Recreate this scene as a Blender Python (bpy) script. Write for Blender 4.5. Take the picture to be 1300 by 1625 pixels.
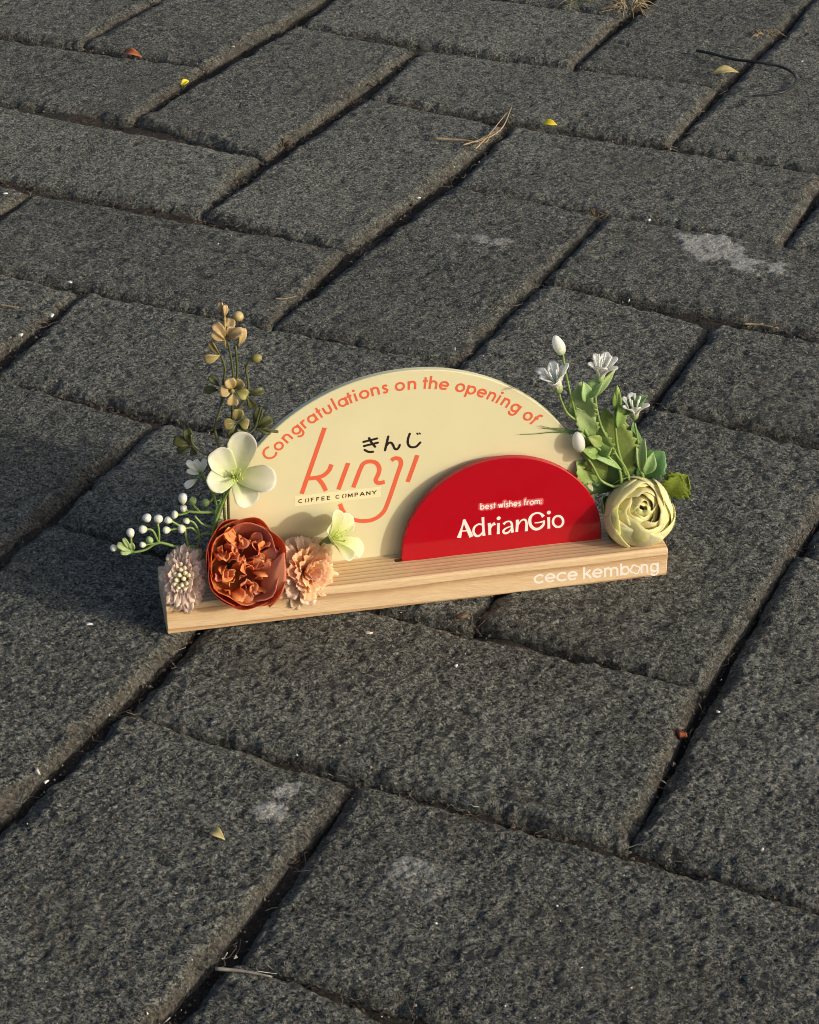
import bpy, math, random
import numpy as np
from mathutils import Vector, Matrix

# ------------------------------------------------------------------ camera, sky, sun, exposure
scene = bpy.context.scene
for o in list(bpy.data.objects):
    bpy.data.objects.remove(o, do_unlink=True)
COL = scene.collection
W_PX, H_PX, F_PX = 1300.0, 1625.0, 3578.4
ROTV = np.array([2.0780466989568946, 0.4623403880374065, -0.27279015194241635])
TRV = np.array([0.07611802795882726, 0.12033973425651352, 0.8041279187489013])

def rodrigues(w):
    t = np.linalg.norm(w); a = w / t
    K = np.array([[0, -a[2], a[1]], [a[2], 0, -a[0]], [-a[1], a[0], 0]])
    return np.eye(3) + math.sin(t) * K + (1 - math.cos(t)) * K @ K

RC = rodrigues(ROTV)                       # world -> camera axes (x right, y down, z forward)
CAM = -RC.T @ TRV
cam_data = bpy.data.cameras.new('camera')
cam = bpy.data.objects.new('camera', cam_data); COL.objects.link(cam)
mw = Matrix.Identity(4)
for i in range(3):
    mw[i][0], mw[i][1], mw[i][2], mw[i][3] = RC[0][i], -RC[1][i], -RC[2][i], CAM[i]
cam.matrix_world = mw
cam_data.sensor_fit = 'VERTICAL'
cam_data.sensor_height = 24.0
cam_data.lens = 24.0 * F_PX / H_PX
cam_data.clip_start = 0.01
cam_data.clip_end = 500.0
scene.camera = cam

SUN_AZ, SUN_EL = math.radians(1.5), math.radians(17.5)
world = bpy.data.worlds.new('World'); scene.world = world
world.use_nodes = True
wn = world.node_tree
bg = wn.nodes['Background']
sky = wn.nodes.new('ShaderNodeTexSky')
sky.sky_type = 'NISHITA'
sky.sun_disc = False
sky.sun_elevation = SUN_EL
sky.sun_rotation = math.pi / 2 - SUN_AZ
sky.air_density = 0.8; sky.dust_density = 4.0; sky.ozone_density = 0.4
wn.links.new(sky.outputs[0], bg.inputs[0])
bg.inputs[1].default_value = 0.15
sd = bpy.data.lights.new('sun', 'SUN')
sd.energy = 2.3; sd.angle = math.radians(2.0); sd.color = (1.0, 0.945, 0.84)
sun = bpy.data.objects.new('sun', sd); COL.objects.link(sun)
SDIR = Vector((math.cos(SUN_EL) * math.cos(SUN_AZ), math.cos(SUN_EL) * math.sin(SUN_AZ), math.sin(SUN_EL)))
sun.rotation_euler = SDIR.to_track_quat('Z', 'Y').to_euler()
sun.location = SDIR * 5
scene.view_settings.view_transform = 'Standard'
scene.view_settings.look = 'None'
scene.view_settings.exposure = 0.06
scene.view_settings.gamma = 1.0
scene.view_settings.use_curve_mapping = False
scene.render.engine = 'CYCLES'
scene.cycles.use_denoising = True
scene.cycles.filter_width = 1.0
scene.cycles.max_bounces = 8

# ------------------------------------------------------------------ frames and helpers
def inv(px, z=0.0):
    d = RC.T @ np.array([(px[0] - W_PX / 2) / F_PX, (px[1] - H_PX / 2) / F_PX, 1.0])
    return CAM + d * (z - CAM[2]) / d[2]

def to_px(X):
    c = RC @ np.asarray(X, float) + TRV
    return np.array([W_PX / 2 + F_PX * c[0] / c[2], H_PX / 2 + F_PX * c[1] / c[2]])

FL = np.array([-0.21709, 0.04904, 0.0004])          # front left bottom corner of the wooden base
E1 = np.array([0.80191, 0.59745, 0.0]); E2 = np.array([-0.59745, 0.80191, 0.0])
STAND_ROT = math.atan2(E1[1], E1[0])

def PX(x, y, b):
    """sight line of a photo point met with the upright plane b metres behind the base's front: (along, back, up)"""
    d = RC.T @ np.array([(x - W_PX / 2) / F_PX, (y - H_PX / 2) / F_PX, 1.0])
    t = np.dot(FL + b * E2 - CAM, E2) / np.dot(d, E2)
    X = CAM + d * t - FL
    return np.array([X @ E1, X @ E2, X[2]])

def local_to_world(p):
    return FL + p[0] * E1 + p[1] * E2 + p[2] * np.array([0, 0, 1.0])

CAM_L = np.array([(CAM - FL) @ E1, (CAM - FL) @ E2, CAM[2] - FL[2]])

def unit(v):
    v = np.asarray(v, float); return v / (np.linalg.norm(v) + 1e-12)

def h2(ix, iy, seed):
    n = (ix.astype(np.int64) * 374761393 + iy.astype(np.int64) * 668265263 + seed * 1442695041) & 0xffffffff
    n = ((n ^ (n >> 13)) * 1274126177) & 0xffffffff
    n = ((n ^ (n >> 15)) * 2246822519) & 0xffffffff
    n = n ^ (n >> 16)
    return (n & 0xffffffff) / 4294967296.0

def vnoise(x, y, seed=0):
    ix, iy = np.floor(x), np.floor(y)
    fx, fy = x - ix, y - iy
    fx = fx * fx * fx * (fx * (fx * 6 - 15) + 10); fy = fy * fy * fy * (fy * (fy * 6 - 15) + 10)
    a = h2(ix, iy, seed); b = h2(ix + 1, iy, seed); c = h2(ix, iy + 1, seed); d = h2(ix + 1, iy + 1, seed)
    return (a * (1 - fx) + b * fx) * (1 - fy) + (c * (1 - fx) + d * fx) * fy

def fbm(x, y, seed=0, octv=3):
    s, a, t = 0, 0.5, 0
    for k in range(octv):
        s = s + a * vnoise(x * 2 ** k + 17.3 * k, y * 2 ** k - 9.1 * k, seed + k); t += a; a *= 0.5
    return s / t

def voronoi(x, y, seed=0):
    ix, iy = np.floor(x), np.floor(y)
    f1 = np.full(x.shape, 9.0); f2 = np.full(x.shape, 9.0); cid = np.zeros(x.shape)
    for dx in (-1, 0, 1):
        for dy in (-1, 0, 1):
            cx, cy = ix + dx, iy + dy
            px = cx + h2(cx, cy, seed); py = cy + h2(cx, cy, seed + 51)
            d = np.hypot(px - x, py - y); r = h2(cx, cy, seed + 97)
            near = d < f1
            f2 = np.where(near, f1, np.minimum(f2, d))
            cid = np.where(near, r, cid); f1 = np.where(near, d, f1)
    return f1, f2, cid

def sstep(a, b, x):
    t = np.clip((x - a) / (b - a), 0, 1); return t * t * (3 - 2 * t)

def add_mesh(name, verts, faces, mat, parent=None, smooth=True, attrs=None):
    me = bpy.data.meshes.new(name)
    verts = np.asarray(verts, np.float32)
    if isinstance(faces, np.ndarray):
        nf, k = faces.shape
        me.vertices.add(len(verts)); me.vertices.foreach_set('co', verts.ravel())
        me.loops.add(nf * k); me.loops.foreach_set('vertex_index', faces.astype(np.int32).ravel())
        me.polygons.add(nf)
        me.polygons.foreach_set('loop_start', np.arange(0, nf * k, k, dtype=np.int32))
        me.polygons.foreach_set('loop_total', np.full(nf, k, np.int32))
        me.update(calc_edges=True); me.validate()
    else:
        me.from_pydata([tuple(map(float, v)) for v in verts], [], [tuple(int(i) for i in f) for f in faces])
    if attrs:
        for an, av in attrs.items():
            av = np.asarray(av, np.float32)
            if av.ndim == 1:
                at = me.attributes.new(an, 'FLOAT', 'POINT'); at.data.foreach_set('value', av)
            else:
                at = me.attributes.new(an, 'FLOAT_COLOR', 'POINT'); at.data.foreach_set('color', av.ravel())
    me.polygons.foreach_set('use_smooth', np.full(len(me.polygons), smooth))
    if mat is not None:
        me.materials.append(mat)
    me.update()
    ob = bpy.data.objects.new(name, me); COL.objects.link(ob)
    if parent is not None:
        ob.parent = parent
    return ob

def tag(o, label, cat, group=None, kind=None):
    if label: o['label'] = label
    if cat: o['category'] = cat
    if group: o['group'] = group
    if kind: o['kind'] = kind
    return o

class Thing:
    """an Empty in the stand's frame; parts given in stand coordinates (along, back, up)"""
    def __init__(self, name, base, label=None, cat=None, group=None, parent=None):
        self.base = np.asarray(base, float)
        self.e = bpy.data.objects.new(name, None); COL.objects.link(self.e)
        self.e.empty_display_size = 0.01
        if parent is None:
            self.e.location = local_to_world(self.base); self.e.rotation_euler = (0, 0, STAND_ROT)
            tag(self.e, label, cat, group)
    def part(self, name, vf, mat, parent=None, smooth=True, label=None):
        v, f = vf[0], vf[1]
        at = {'g': vf[2]} if len(vf) > 2 else None
        o = add_mesh(name, np.asarray(v, float) - self.base, f, mat, parent or self.e, smooth, at)
        if label: o['label'] = label
        return o

# ------------------------------------------------------------------ shape makers (numpy verts, faces, g)
def merge(lst):
    V, F, G, n = [], [], [], 0
    for it in lst:
        v, f = np.asarray(it[0], float), it[1]
        V.append(v); F += [tuple(i + n for i in ff) for ff in f]
        G.append(np.asarray(it[2], float) if len(it) > 2 else np.zeros(len(v))); n += len(v)
    return np.vstack(V), F, np.concatenate(G)

def catmull(pts, n):
    P = np.asarray(pts, float)
    if len(P) == 2:
        return np.array([P[0] + (P[1] - P[0]) * t for t in np.linspace(0, 1, n)])
    Q = np.vstack([2 * P[0] - P[1], P, 2 * P[-1] - P[-2]])
    out = []
    m = len(P) - 1
    for t in np.linspace(0, m, n):
        i = min(int(t), m - 1); u = t - i
        p0, p1, p2, p3 = Q[i:i + 4]
        out.append(0.5 * (2 * p1 + (p2 - p0) * u + (2 * p0 - 5 * p1 + 4 * p2 - p3) * u * u + (3 * p1 - p0 - 3 * p2 + p3) * u ** 3))
    return np.array(out)

def tube(pts, r, sides=7, n=None, r2=None):
    P = catmull(pts, n or max(4, 6 * (len(pts) - 1)))
    r2 = r if r2 is None else r2
    V, F = [], []
    T = np.gradient(P, axis=0)
    up = np.array([0.3, 0.5, 0.81])
    for i, p in enumerate(P):
        t = unit(T[i]); a = unit(np.cross(t, up)); b = np.cross(t, a)
        rr = r + (r2 - r) * i / (len(P) - 1)
        for k in range(sides):
            an = 2 * math.pi * k / sides
            V.append(p + rr * (math.cos(an) * a + math.sin(an) * b))
    for i in range(len(P) - 1):
        for k in range(sides):
            F.append((i * sides + k, i * sides + (k + 1) % sides, (i + 1) * sides + (k + 1) % sides, (i + 1) * sides + k))
    F.append(tuple(range(sides))[::-1]); F.append(tuple((len(P) - 1) * sides + k for k in range(sides)))
    return np.array(V), F, np.repeat(np.linspace(0, 1, len(P)), sides)

def ellipsoid(p0, p1, r, nseg=10, nring=8, egg=0.0):
    """rounded body from p0 to p1 with largest radius r; egg>0 is thicker towards p1"""
    p0, p1 = np.asarray(p0, float), np.asarray(p1, float)
    ax = p1 - p0; L = np.linalg.norm(ax); t = ax / L
    a = unit(np.cross(t, [0.31, 0.57, 0.76])); b = np.cross(t, a)
    V, F, G = [p0], [], [0]
    for i in range(1, nring):
        th = math.pi * i / nring
        s = (1 - math.cos(th)) / 2
        rr = r * math.sin(th) * (1 + egg * (s - 0.5))
        for k in range(nseg):
            an = 2 * math.pi * k / nseg
            V.append(p0 + ax * s + rr * (math.cos(an) * a + math.sin(an) * b)); G.append(s)
    V.append(p1); G.append(1)
    for k in range(nseg):
        F.append((0, 1 + (k + 1) % nseg, 1 + k))
    for i in range(nring - 2):
        for k in range(nseg):
            q = 1 + i * nseg
            F.append((q + k, q + (k + 1) % nseg, q + nseg + (k + 1) % nseg, q + nseg + k))
    q = 1 + (nring - 2) * nseg
    for k in range(nseg):
        F.append((q + k, q + (k + 1) % nseg, len(V) - 1))
    return np.array(V), F, np.array(G)

def frame(axis, roll=0.0):
    z = unit(axis); x = unit(np.cross([0.0, 0.0, 1.0], z)) if abs(z[2]) < 0.95 else np.array([1.0, 0, 0])
    y = np.cross(z, x)
    c, s = math.cos(roll), math.sin(roll)
    return np.array([c * x + s * y, -s * x + c * y, z])

def sheet_to_solid(V, nu, nv, thick, N):
    """give a (nu+1)x(nv+1) sheet a real thickness along the vectors N"""
    n = len(V)
    V2 = np.vstack([V + N * thick / 2, V - N * thick / 2])
    idx = np.arange(n).reshape(nu + 1, nv + 1)
    F = []
    for i in range(nu):
        for j in range(nv):
            q = (idx[i, j], idx[i, j + 1], idx[i + 1, j + 1], idx[i + 1, j])
            F.append(q); F.append(tuple(n + k for k in q[::-1]))
    rim = list(idx[0, :]) + list(idx[1:, -1]) + list(idx[-1, -2::-1]) + list(idx[-2:0:-1, 0])
    for a, b in zip(rim, rim[1:] + rim[:1]):
        F.append((a, n + a, n + b, b))
    return V2, F

def grid_normals(V, nu, nv):
    G = V.reshape(nu + 1, nv + 1, 3)
    du = np.gradient(G, axis=0); dv = np.gradient(G, axis=1)
    N = np.cross(du, dv); N /= (np.linalg.norm(N, axis=2, keepdims=True) + 1e-12)
    return N.reshape(-1, 3)

def petal(L, W, Rw, th0, th1, r0=0.0, base_w=0.3, power=0.7, tip=0.28, tipp=2.5, teeth=0.0, nteeth=5,
          ruffle=0.0, rfreq=2.0, seed=0, nu=8, nv=8, thick=0.00025, curl=1.0, notch=0.0):
    """petal in a flower frame: axis +z, petal runs out along +x. th in degrees from the axis"""
    rnd = random.Random(seed)
    ph = [rnd.uniform(0, 6.28) for _ in range(4)]
    vs = np.linspace(-1, 1, nv + 1)
    smax = 1 - tip * np.abs(vs) ** tipp - notch * np.exp(-(vs / 0.18) ** 2)
    if teeth: smax = smax - teeth * np.abs(((vs * nteeth / 2 + 0.37) % 1) - 0.5) * 2 * (0.7 + 0.3 * np.sin(vs * 3 + ph[0]))
    V = []; g = []
    S = np.linspace(0, 1.0, nu + 1)
    fine = np.linspace(0, 1, 41)
    th = np.radians(th0 + (th1 - th0) * fine ** curl)
    rr = r0 + np.concatenate([[0], np.cumsum(np.sin((th[1:] + th[:-1]) / 2))]) * L / 40
    zz = np.concatenate([[0], np.cumsum(np.cos((th[1:] + th[:-1]) / 2))]) * L / 40
    for s in S:
        for j, v in enumerate(vs):
            sl = s * smax[j]
            w = W * (base_w + (1 - base_w) * sl ** power)
            r = np.interp(sl, fine, rr); z = np.interp(sl, fine, zz); t = np.interp(sl, fine, th)
            al = w * v / Rw
            inn = Rw * (1 - math.cos(al)) + ruffle * sl ** 1.5 * (math.sin(v * rfreq * 3.1 + ph[1]) + 0.6 * math.sin(v * rfreq * 5.3 + ph[2] + sl * 2) + 0.5 * math.sin(sl * 5 + ph[3]))
            V.append((r - math.cos(t) * inn, Rw * math.sin(al), z + math.sin(t) * inn)); g.append(sl)
    V = np.array(V)
    N = grid_normals(V, nu, nv)
    V2, F = sheet_to_solid(V, nu, nv, thick, N)
    return V2, F, np.array(g + g)

def place(vfg, origin, fr, phi, scale=1.0):
    V = np.asarray(vfg[0]) * scale
    c, s = math.cos(phi), math.sin(phi)
    V = np.stack([V[:, 0] * c - V[:, 1] * s, V[:, 0] * s + V[:, 1] * c, V[:, 2]], 1)
    return (V @ fr + np.asarray(origin), vfg[1], vfg[2])

def leaf(p0, p1, width, nrm, fold=0.15, bend=0.12, serr=0.0, nserr=9, wpos=0.45, blunt=0.0, nu=10, nv=6, thick=0.0004, seed=0, wave=0.0):
    """leaf or paddle from base p0 to tip p1, facing nrm; bend arches it, fold makes the midrib valley"""
    p0, p1 = np.asarray(p0, float), np.asarray(p1, float)
    ax = p1 - p0; L = np.linalg.norm(ax); t = ax / L
    side = unit(np.cross(t, nrm)); nn = np.cross(side, t)
    rnd = random.Random(seed); ph = rnd.uniform(0, 6)
    V, g = [], []
    e = math.log(0.5) / math.log(wpos)
    for i in range(nu + 1):
        s = i / nu
        w = math.sin(math.pi * min(s, 1) ** e) if not blunt else math.sin(math.pi * (0.03 + s * (0.97 - blunt * 0.25)) ** e)
        w = max(w, 0.05) * width / 2
        for j in range(nv + 1):
            v = -1 + 2 * j / nv
            ws = w
            if serr and abs(v) > 0.9: ws = w * (1 + serr * (2 * ((s * nserr) % 1) - 1))
            h = fold * abs(v) * ws + bend * L * math.sin(math.pi * s) - bend * L * s * 0.6 + wave * math.sin(s * 9 + ph + v * 1.3) * abs(v)
            V.append(p0 + ax * s + side * v * ws + nn * h); g.append(s)
    V = np.array(V); N = grid_normals(V, nu, nv)
    V2, F = sheet_to_solid(V, nu, nv, thick, N)
    return V2, F, np.array(g + g)

# ------------------------------------------------------------------ materials
def new_mat(name):
    m = bpy.data.materials.new(name); m.use_nodes = True
    return m, m.node_tree, m.node_tree.nodes, m.node_tree.links, m.node_tree.nodes['Principled BSDF']

def ramp(nodes, stops, interp='LINEAR'):
    r = nodes.new('ShaderNodeValToRGB'); cr = r.color_ramp; cr.interpolation = interp
    while len(cr.elements) < len(stops): cr.elements.new(0.5)
    for e, (p, c) in zip(cr.elements, stops):
        e.position = p; e.color = (*c, 1) if len(c) == 3 else c
    return r

def mixc(nt, fac, a, b, blend='MIX'):
    m = nt.nodes.new('ShaderNodeMix'); m.data_type = 'RGBA'; m.blend_type = blend
    for sock, val in ((m.inputs[0], fac), (m.inputs[6], a), (m.inputs[7], b)):
        if hasattr(val, 'links'): nt.links.new(val, sock)
        elif isinstance(val, (int, float)): sock.default_value = val
        else: sock.default_value = (*val, 1)
    return m.outputs[2]

def mathn(nt, op, a, b=None, clamp=False):
    m = nt.nodes.new('ShaderNodeMath'); m.operation = op; m.use_clamp = clamp
    for sock, val in ((m.inputs[0], a), (m.inputs[1], b)):
        if val is None: continue
        if hasattr(val, 'links'): nt.links.new(val, sock)
        else: sock.default_value = val
    return m.outputs[0]

def noise_node(nt, vec, scale, detail=3, rough=0.6, dist=0.0):
    n = nt.nodes.new('ShaderNodeTexNoise'); n.inputs['Scale'].default_value = scale
    n.inputs['Detail'].default_value = detail; n.inputs['Roughness'].default_value = rough; n.inputs['Distortion'].default_value = dist
    nt.links.new(vec, n.inputs['Vector']); return n.outputs['Fac']

def paver_material():
    m, nt, N, L, bs = new_mat('paver_concrete')
    geo = N.new('ShaderNodeNewGeometry'); pos = geo.outputs['Position']
    at = N.new('ShaderNodeAttribute'); at.attribute_name = 'mark'
    sep = N.new('ShaderNodeSeparateColor'); L.new(at.outputs['Color'], sep.inputs[0])
    tone, stain, dirt_and_sunlit = sep.outputs[0], sep.outputs[1], sep.outputs[2]
    n1 = noise_node(nt, pos, 680, 5, 0.74, 0.5)
    nf = noise_node(nt, pos, 820, 3, 0.6, 0.3)
    n2 = noise_node(nt, pos, 330, 3, 0.6)
    n3 = noise_node(nt, pos, 14, 3, 0.6)
    n4 = noise_node(nt, pos, 120, 3, 0.6)
    nr = noise_node(nt, pos, 400, 4, 0.62, 0.8)
    ridge = mathn(nt, 'SUBTRACT', 1.0, mathn(nt, 'ABSOLUTE', mathn(nt, 'MULTIPLY', mathn(nt, 'SUBTRACT', nr, 0.5), 2.0)))
    info = N.new('ShaderNodeObjectInfo')
    t = mathn(nt, 'ADD', mathn(nt, 'ADD', mathn(nt, 'MULTIPLY', tone, 0.42), 0.07), mathn(nt, 'MULTIPLY', mathn(nt, 'SUBTRACT', n1, 0.425), 3.6))
    t = mathn(nt, 'ADD', t, mathn(nt, 'MULTIPLY', mathn(nt, 'SUBTRACT', n3, 0.5), 0.35))
    t = mathn(nt, 'ADD', t, mathn(nt, 'MULTIPLY', mathn(nt, 'SUBTRACT', info.outputs['Random'], 0.5), 0.14))
    r = ramp(N, [(0.20, (0.008, 0.0090, 0.0086)), (0.48, (0.037, 0.0405, 0.0370)), (0.67, (0.105, 0.112, 0.095)), (0.95, (0.32, 0.325, 0.285))])
    L.new(t, r.inputs[0])
    # pale cement film left on the ridges between the grains, and pale sand flecks
    pl = ramp(N, [(0.88, (0, 0, 0)), (0.98, (1, 1, 1))]); L.new(ridge, pl.inputs[0])
    fk = ramp(N, [(0.55, (0, 0, 0)), (0.66, (1, 1, 1))]); L.new(nf, fk.inputs[0])
    msk = mathn(nt, 'MULTIPLY', mathn(nt, 'SUBTRACT', n4, 0.28), 2.4, True)
    pm = mathn(nt, 'MULTIPLY', mathn(nt, 'MAXIMUM', mathn(nt, 'MULTIPLY', pl.outputs[0], 0.62), mathn(nt, 'MULTIPLY', fk.outputs[0], 0.8)), msk)
    c1 = mixc(nt, pm, r.outputs[0], (0.36, 0.365, 0.31))
    ng = noise_node(nt, pos, 1100, 2, 0.5)
    glint = ramp(N, [(0.70, (0, 0, 0)), (0.74, (1, 1, 1))]); L.new(ng, glint.inputs[0])
    c1 = mixc(nt, mathn(nt, 'MULTIPLY', glint.outputs[0], 0.8), c1, (0.62, 0.60, 0.54))  # tiny sparkling glints painted into the colour as bright specks
    # dark smooth stones
    vs = N.new('ShaderNodeTexVoronoi'); vs.inputs['Scale'].default_value = 150; L.new(pos, vs.inputs['Vector'])
    sc_ = N.new('ShaderNodeSeparateColor'); L.new(vs.outputs['Color'], sc_.inputs[0])
    vd = mathn(nt, 'ADD', vs.outputs['Distance'], mathn(nt, 'MULTIPLY', n2, 0.25))
    stone = mathn(nt, 'MULTIPLY', mathn(nt, 'GREATER_THAN', sc_.outputs[0], 0.86), mathn(nt, 'LESS_THAN', vd, 0.45))
    c1 = mixc(nt, mathn(nt, 'MULTIPLY', stone, 0.8), c1, (0.032, 0.035, 0.038))
    # reddish and rusty grains
    rr = ramp(N, [(0.60, (0, 0, 0)), (0.68, (1, 1, 1))]); L.new(n2, rr.inputs[0])
    c = mixc(nt, mathn(nt, 'MULTIPLY', rr.outputs[0], 0.30), c1, (0.115, 0.085, 0.066))
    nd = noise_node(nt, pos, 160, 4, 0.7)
    df = mathn(nt, 'MULTIPLY', dirt_and_sunlit, mathn(nt, 'ADD', mathn(nt, 'MULTIPLY', nd, 2.6), -0.75), True)
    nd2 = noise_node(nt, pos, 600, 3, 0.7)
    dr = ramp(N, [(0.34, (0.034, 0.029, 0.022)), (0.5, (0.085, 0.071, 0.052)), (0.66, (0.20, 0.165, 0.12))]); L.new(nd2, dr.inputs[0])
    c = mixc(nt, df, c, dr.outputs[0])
    ns = noise_node(nt, pos, 520, 6, 0.8)
    sf = mathn(nt, 'MULTIPLY', mathn(nt, 'MINIMUM', mathn(nt, 'MULTIPLY', stain, 1.25), 0.95), mathn(nt, 'MULTIPLY', mathn(nt, 'SUBTRACT', mathn(nt, 'ADD', ns, mathn(nt, 'MULTIPLY', mathn(nt, 'SUBTRACT', stain, 0.75), 0.22)), 0.40), 7.0, True), True)
    brk = ramp(N, [(0.34, (0.25, 0.25, 0.25)), (0.52, (1, 1, 1))]); L.new(mathn(nt, 'ADD', mathn(nt, 'MULTIPLY', n1, 0.6), mathn(nt, 'MULTIPLY', nf, 0.4)), brk.inputs[0])
    sf = mathn(nt, 'MULTIPLY', sf, brk.outputs[0])
    stc = mixc(nt, nf, (0.30, 0.30, 0.28), (0.66, 0.66, 0.61))
    c = mixc(nt, sf, c, stc)
    L.new(c, bs.inputs['Base Color'])
    bs.inputs['Roughness'].default_value = 0.8
    bs.inputs['Specular IOR Level'].default_value = 0.35
    bp = N.new('ShaderNodeBump'); bp.inputs['Strength'].default_value = 1.0; bp.inputs['Distance'].default_value = 0.0020
    h = mathn(nt, 'ADD', mathn(nt, 'ADD', n1, mathn(nt, 'MULTIPLY', nf, 0.5)), mathn(nt, 'MULTIPLY', ridge, 0.4))
    L.new(h, bp.inputs['Height']); L.new(bp.outputs[0], bs.inputs['Normal'])
    return m

def soil_material():
    m, nt, N, L, bs = new_mat('joint_soil')
    geo = N.new('ShaderNodeNewGeometry'); pos = geo.outputs['Position']
    n = noise_node(nt, pos, 520, 6, 0.8, 0.5)
    r = ramp(N, [(0.34, (0.008, 0.0065, 0.005)), (0.50, (0.034, 0.027, 0.020)), (0.62, (0.095, 0.075, 0.055)), (0.74, (0.20, 0.17, 0.13))]); L.new(n, r.inputs[0])
    L.new(r.outputs[0], bs.inputs['Base Color']); bs.inputs['Roughness'].default_value = 0.95
    bp = N.new('ShaderNodeBump'); bp.inputs['Distance'].default_value = 0.005; L.new(n, bp.inputs['Height']); L.new(bp.outputs[0], bs.inputs['Normal'])
    return m

def ground_material():
    m, nt, N, L, bs = new_mat('distant_paving')
    geo = N.new('ShaderNodeNewGeometry'); pos = geo.outputs['Position']
    b = N.new('ShaderNodeTexBrick'); L.new(pos, b.inputs['Vector'])
    b.inputs['Color1'].default_value = (0.07, 0.07, 0.066, 1); b.inputs['Color2'].default_value = (0.085, 0.083, 0.078, 1)
    b.inputs['Mortar'].default_value = (0.03, 0.024, 0.018, 1); b.inputs['Scale'].default_value = 1.0
    b.inputs['Brick Width'].default_value = 0.21; b.inputs['Row Height'].default_value = 0.105; b.inputs['Mortar Size'].default_value = 0.006
    n = noise_node(nt, pos, 200, 5, 0.7)
    c = mixc(nt, 0.6, b.outputs[0], n, 'OVERLAY')
    L.new(c, bs.inputs['Base Color']); bs.inputs['Roughness'].default_value = 0.9
    return m

def wood_material():
    m, nt, N, L, bs = new_mat('pine_wood')
    tc = N.new('ShaderNodeTexCoord')
    mp = N.new('ShaderNodeMapping'); mp.inputs['Scale'].default_value = (0.035, 1, 1); L.new(tc.outputs['Object'], mp.inputs['Vector'])
    sx = N.new('ShaderNodeSeparateXYZ'); L.new(mp.outputs[0], sx.inputs[0])
    wob = noise_node(nt, mp.outputs[0], 130, 3, 0.55)
    y = mathn(nt, 'ADD', sx.outputs[1], -0.120); z = mathn(nt, 'ADD', sx.outputs[2], 0.034)
    r = mathn(nt, 'SQRT', mathn(nt, 'ADD', mathn(nt, 'MULTIPLY', y, y), mathn(nt, 'MULTIPLY', z, z)))
    r = mathn(nt, 'ADD', r, mathn(nt, 'MULTIPLY', wob, 0.0035))
    fr = mathn(nt, 'FRACT', mathn(nt, 'MULTIPLY', r, 400.0))
    rp = ramp(N, [(0.0, (0.72, 0.535, 0.32)), (0.55, (0.64, 0.43, 0.23)), (0.80, (0.44, 0.255, 0.115)), (0.90, (0.33, 0.175, 0.07)), (0.94, (0.68, 0.48, 0.27)), (1.0, (0.72, 0.535, 0.32))])
    L.new(fr, rp.inputs[0])
    big = noise_node(nt, mp.outputs[0], 60, 2, 0.5)
    c0 = mixc(nt, mathn(nt, 'MULTIPLY', big, 0.42), rp.outputs[0], (0.74, 0.56, 0.34))
    mp2 = N.new('ShaderNodeMapping'); mp2.inputs['Scale'].default_value = (0.06, 1, 1); L.new(tc.outputs['Object'], mp2.inputs['Vector'])
    fib = noise_node(nt, mp2.outputs[0], 2600, 3, 0.6)
    c = mixc(nt, 0.35, c0, fib, 'OVERLAY')
    L.new(c, bs.inputs['Base Color']); bs.inputs['Roughness'].default_value = 0.55
    bp = N.new('ShaderNodeBump'); bp.inputs['Distance'].default_value = 0.0003; bp.inputs['Strength'].default_value = 0.7
    hh = mathn(nt, 'SUBTRACT', fib, mathn(nt, 'MULTIPLY', mathn(nt, 'GREATER_THAN', fr, 0.8), 0.5))
    L.new(hh, bp.inputs['Height']); L.new(bp.outputs[0], bs.inputs['Normal'])
    return m

def plain(name, col, rough=0.5, spec=0.5, noise=0.0, nscale=300, coat=0.0):
    m, nt, N, L, bs = new_mat(name)
    bs.inputs['Base Color'].default_value = (*col, 1); bs.inputs['Roughness'].default_value = rough
    bs.inputs['Specular IOR Level'].default_value = spec
    if coat: bs.inputs['Coat Weight'].default_value = coat; bs.inputs['Coat Roughness'].default_value = 0.08
    if noise:
        tc = N.new('ShaderNodeTexCoord')
        n = noise_node(nt, tc.outputs['Object'], nscale, 4, 0.6)
        dark = tuple(v * (1 - noise) for v in col); lite = tuple(min(1, v * (1 + noise)) for v in col)
        r = ramp(N, [(0.3, dark), (0.7, lite)]); L.new(n, r.inputs[0]); L.new(r.outputs[0], bs.inputs['Base Color'])
        rr = mathn(nt, 'ADD', mathn(nt, 'MULTIPLY', n, 0.15), rough - 0.07); L.new(rr, bs.inputs['Roughness'])
    return m

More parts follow.
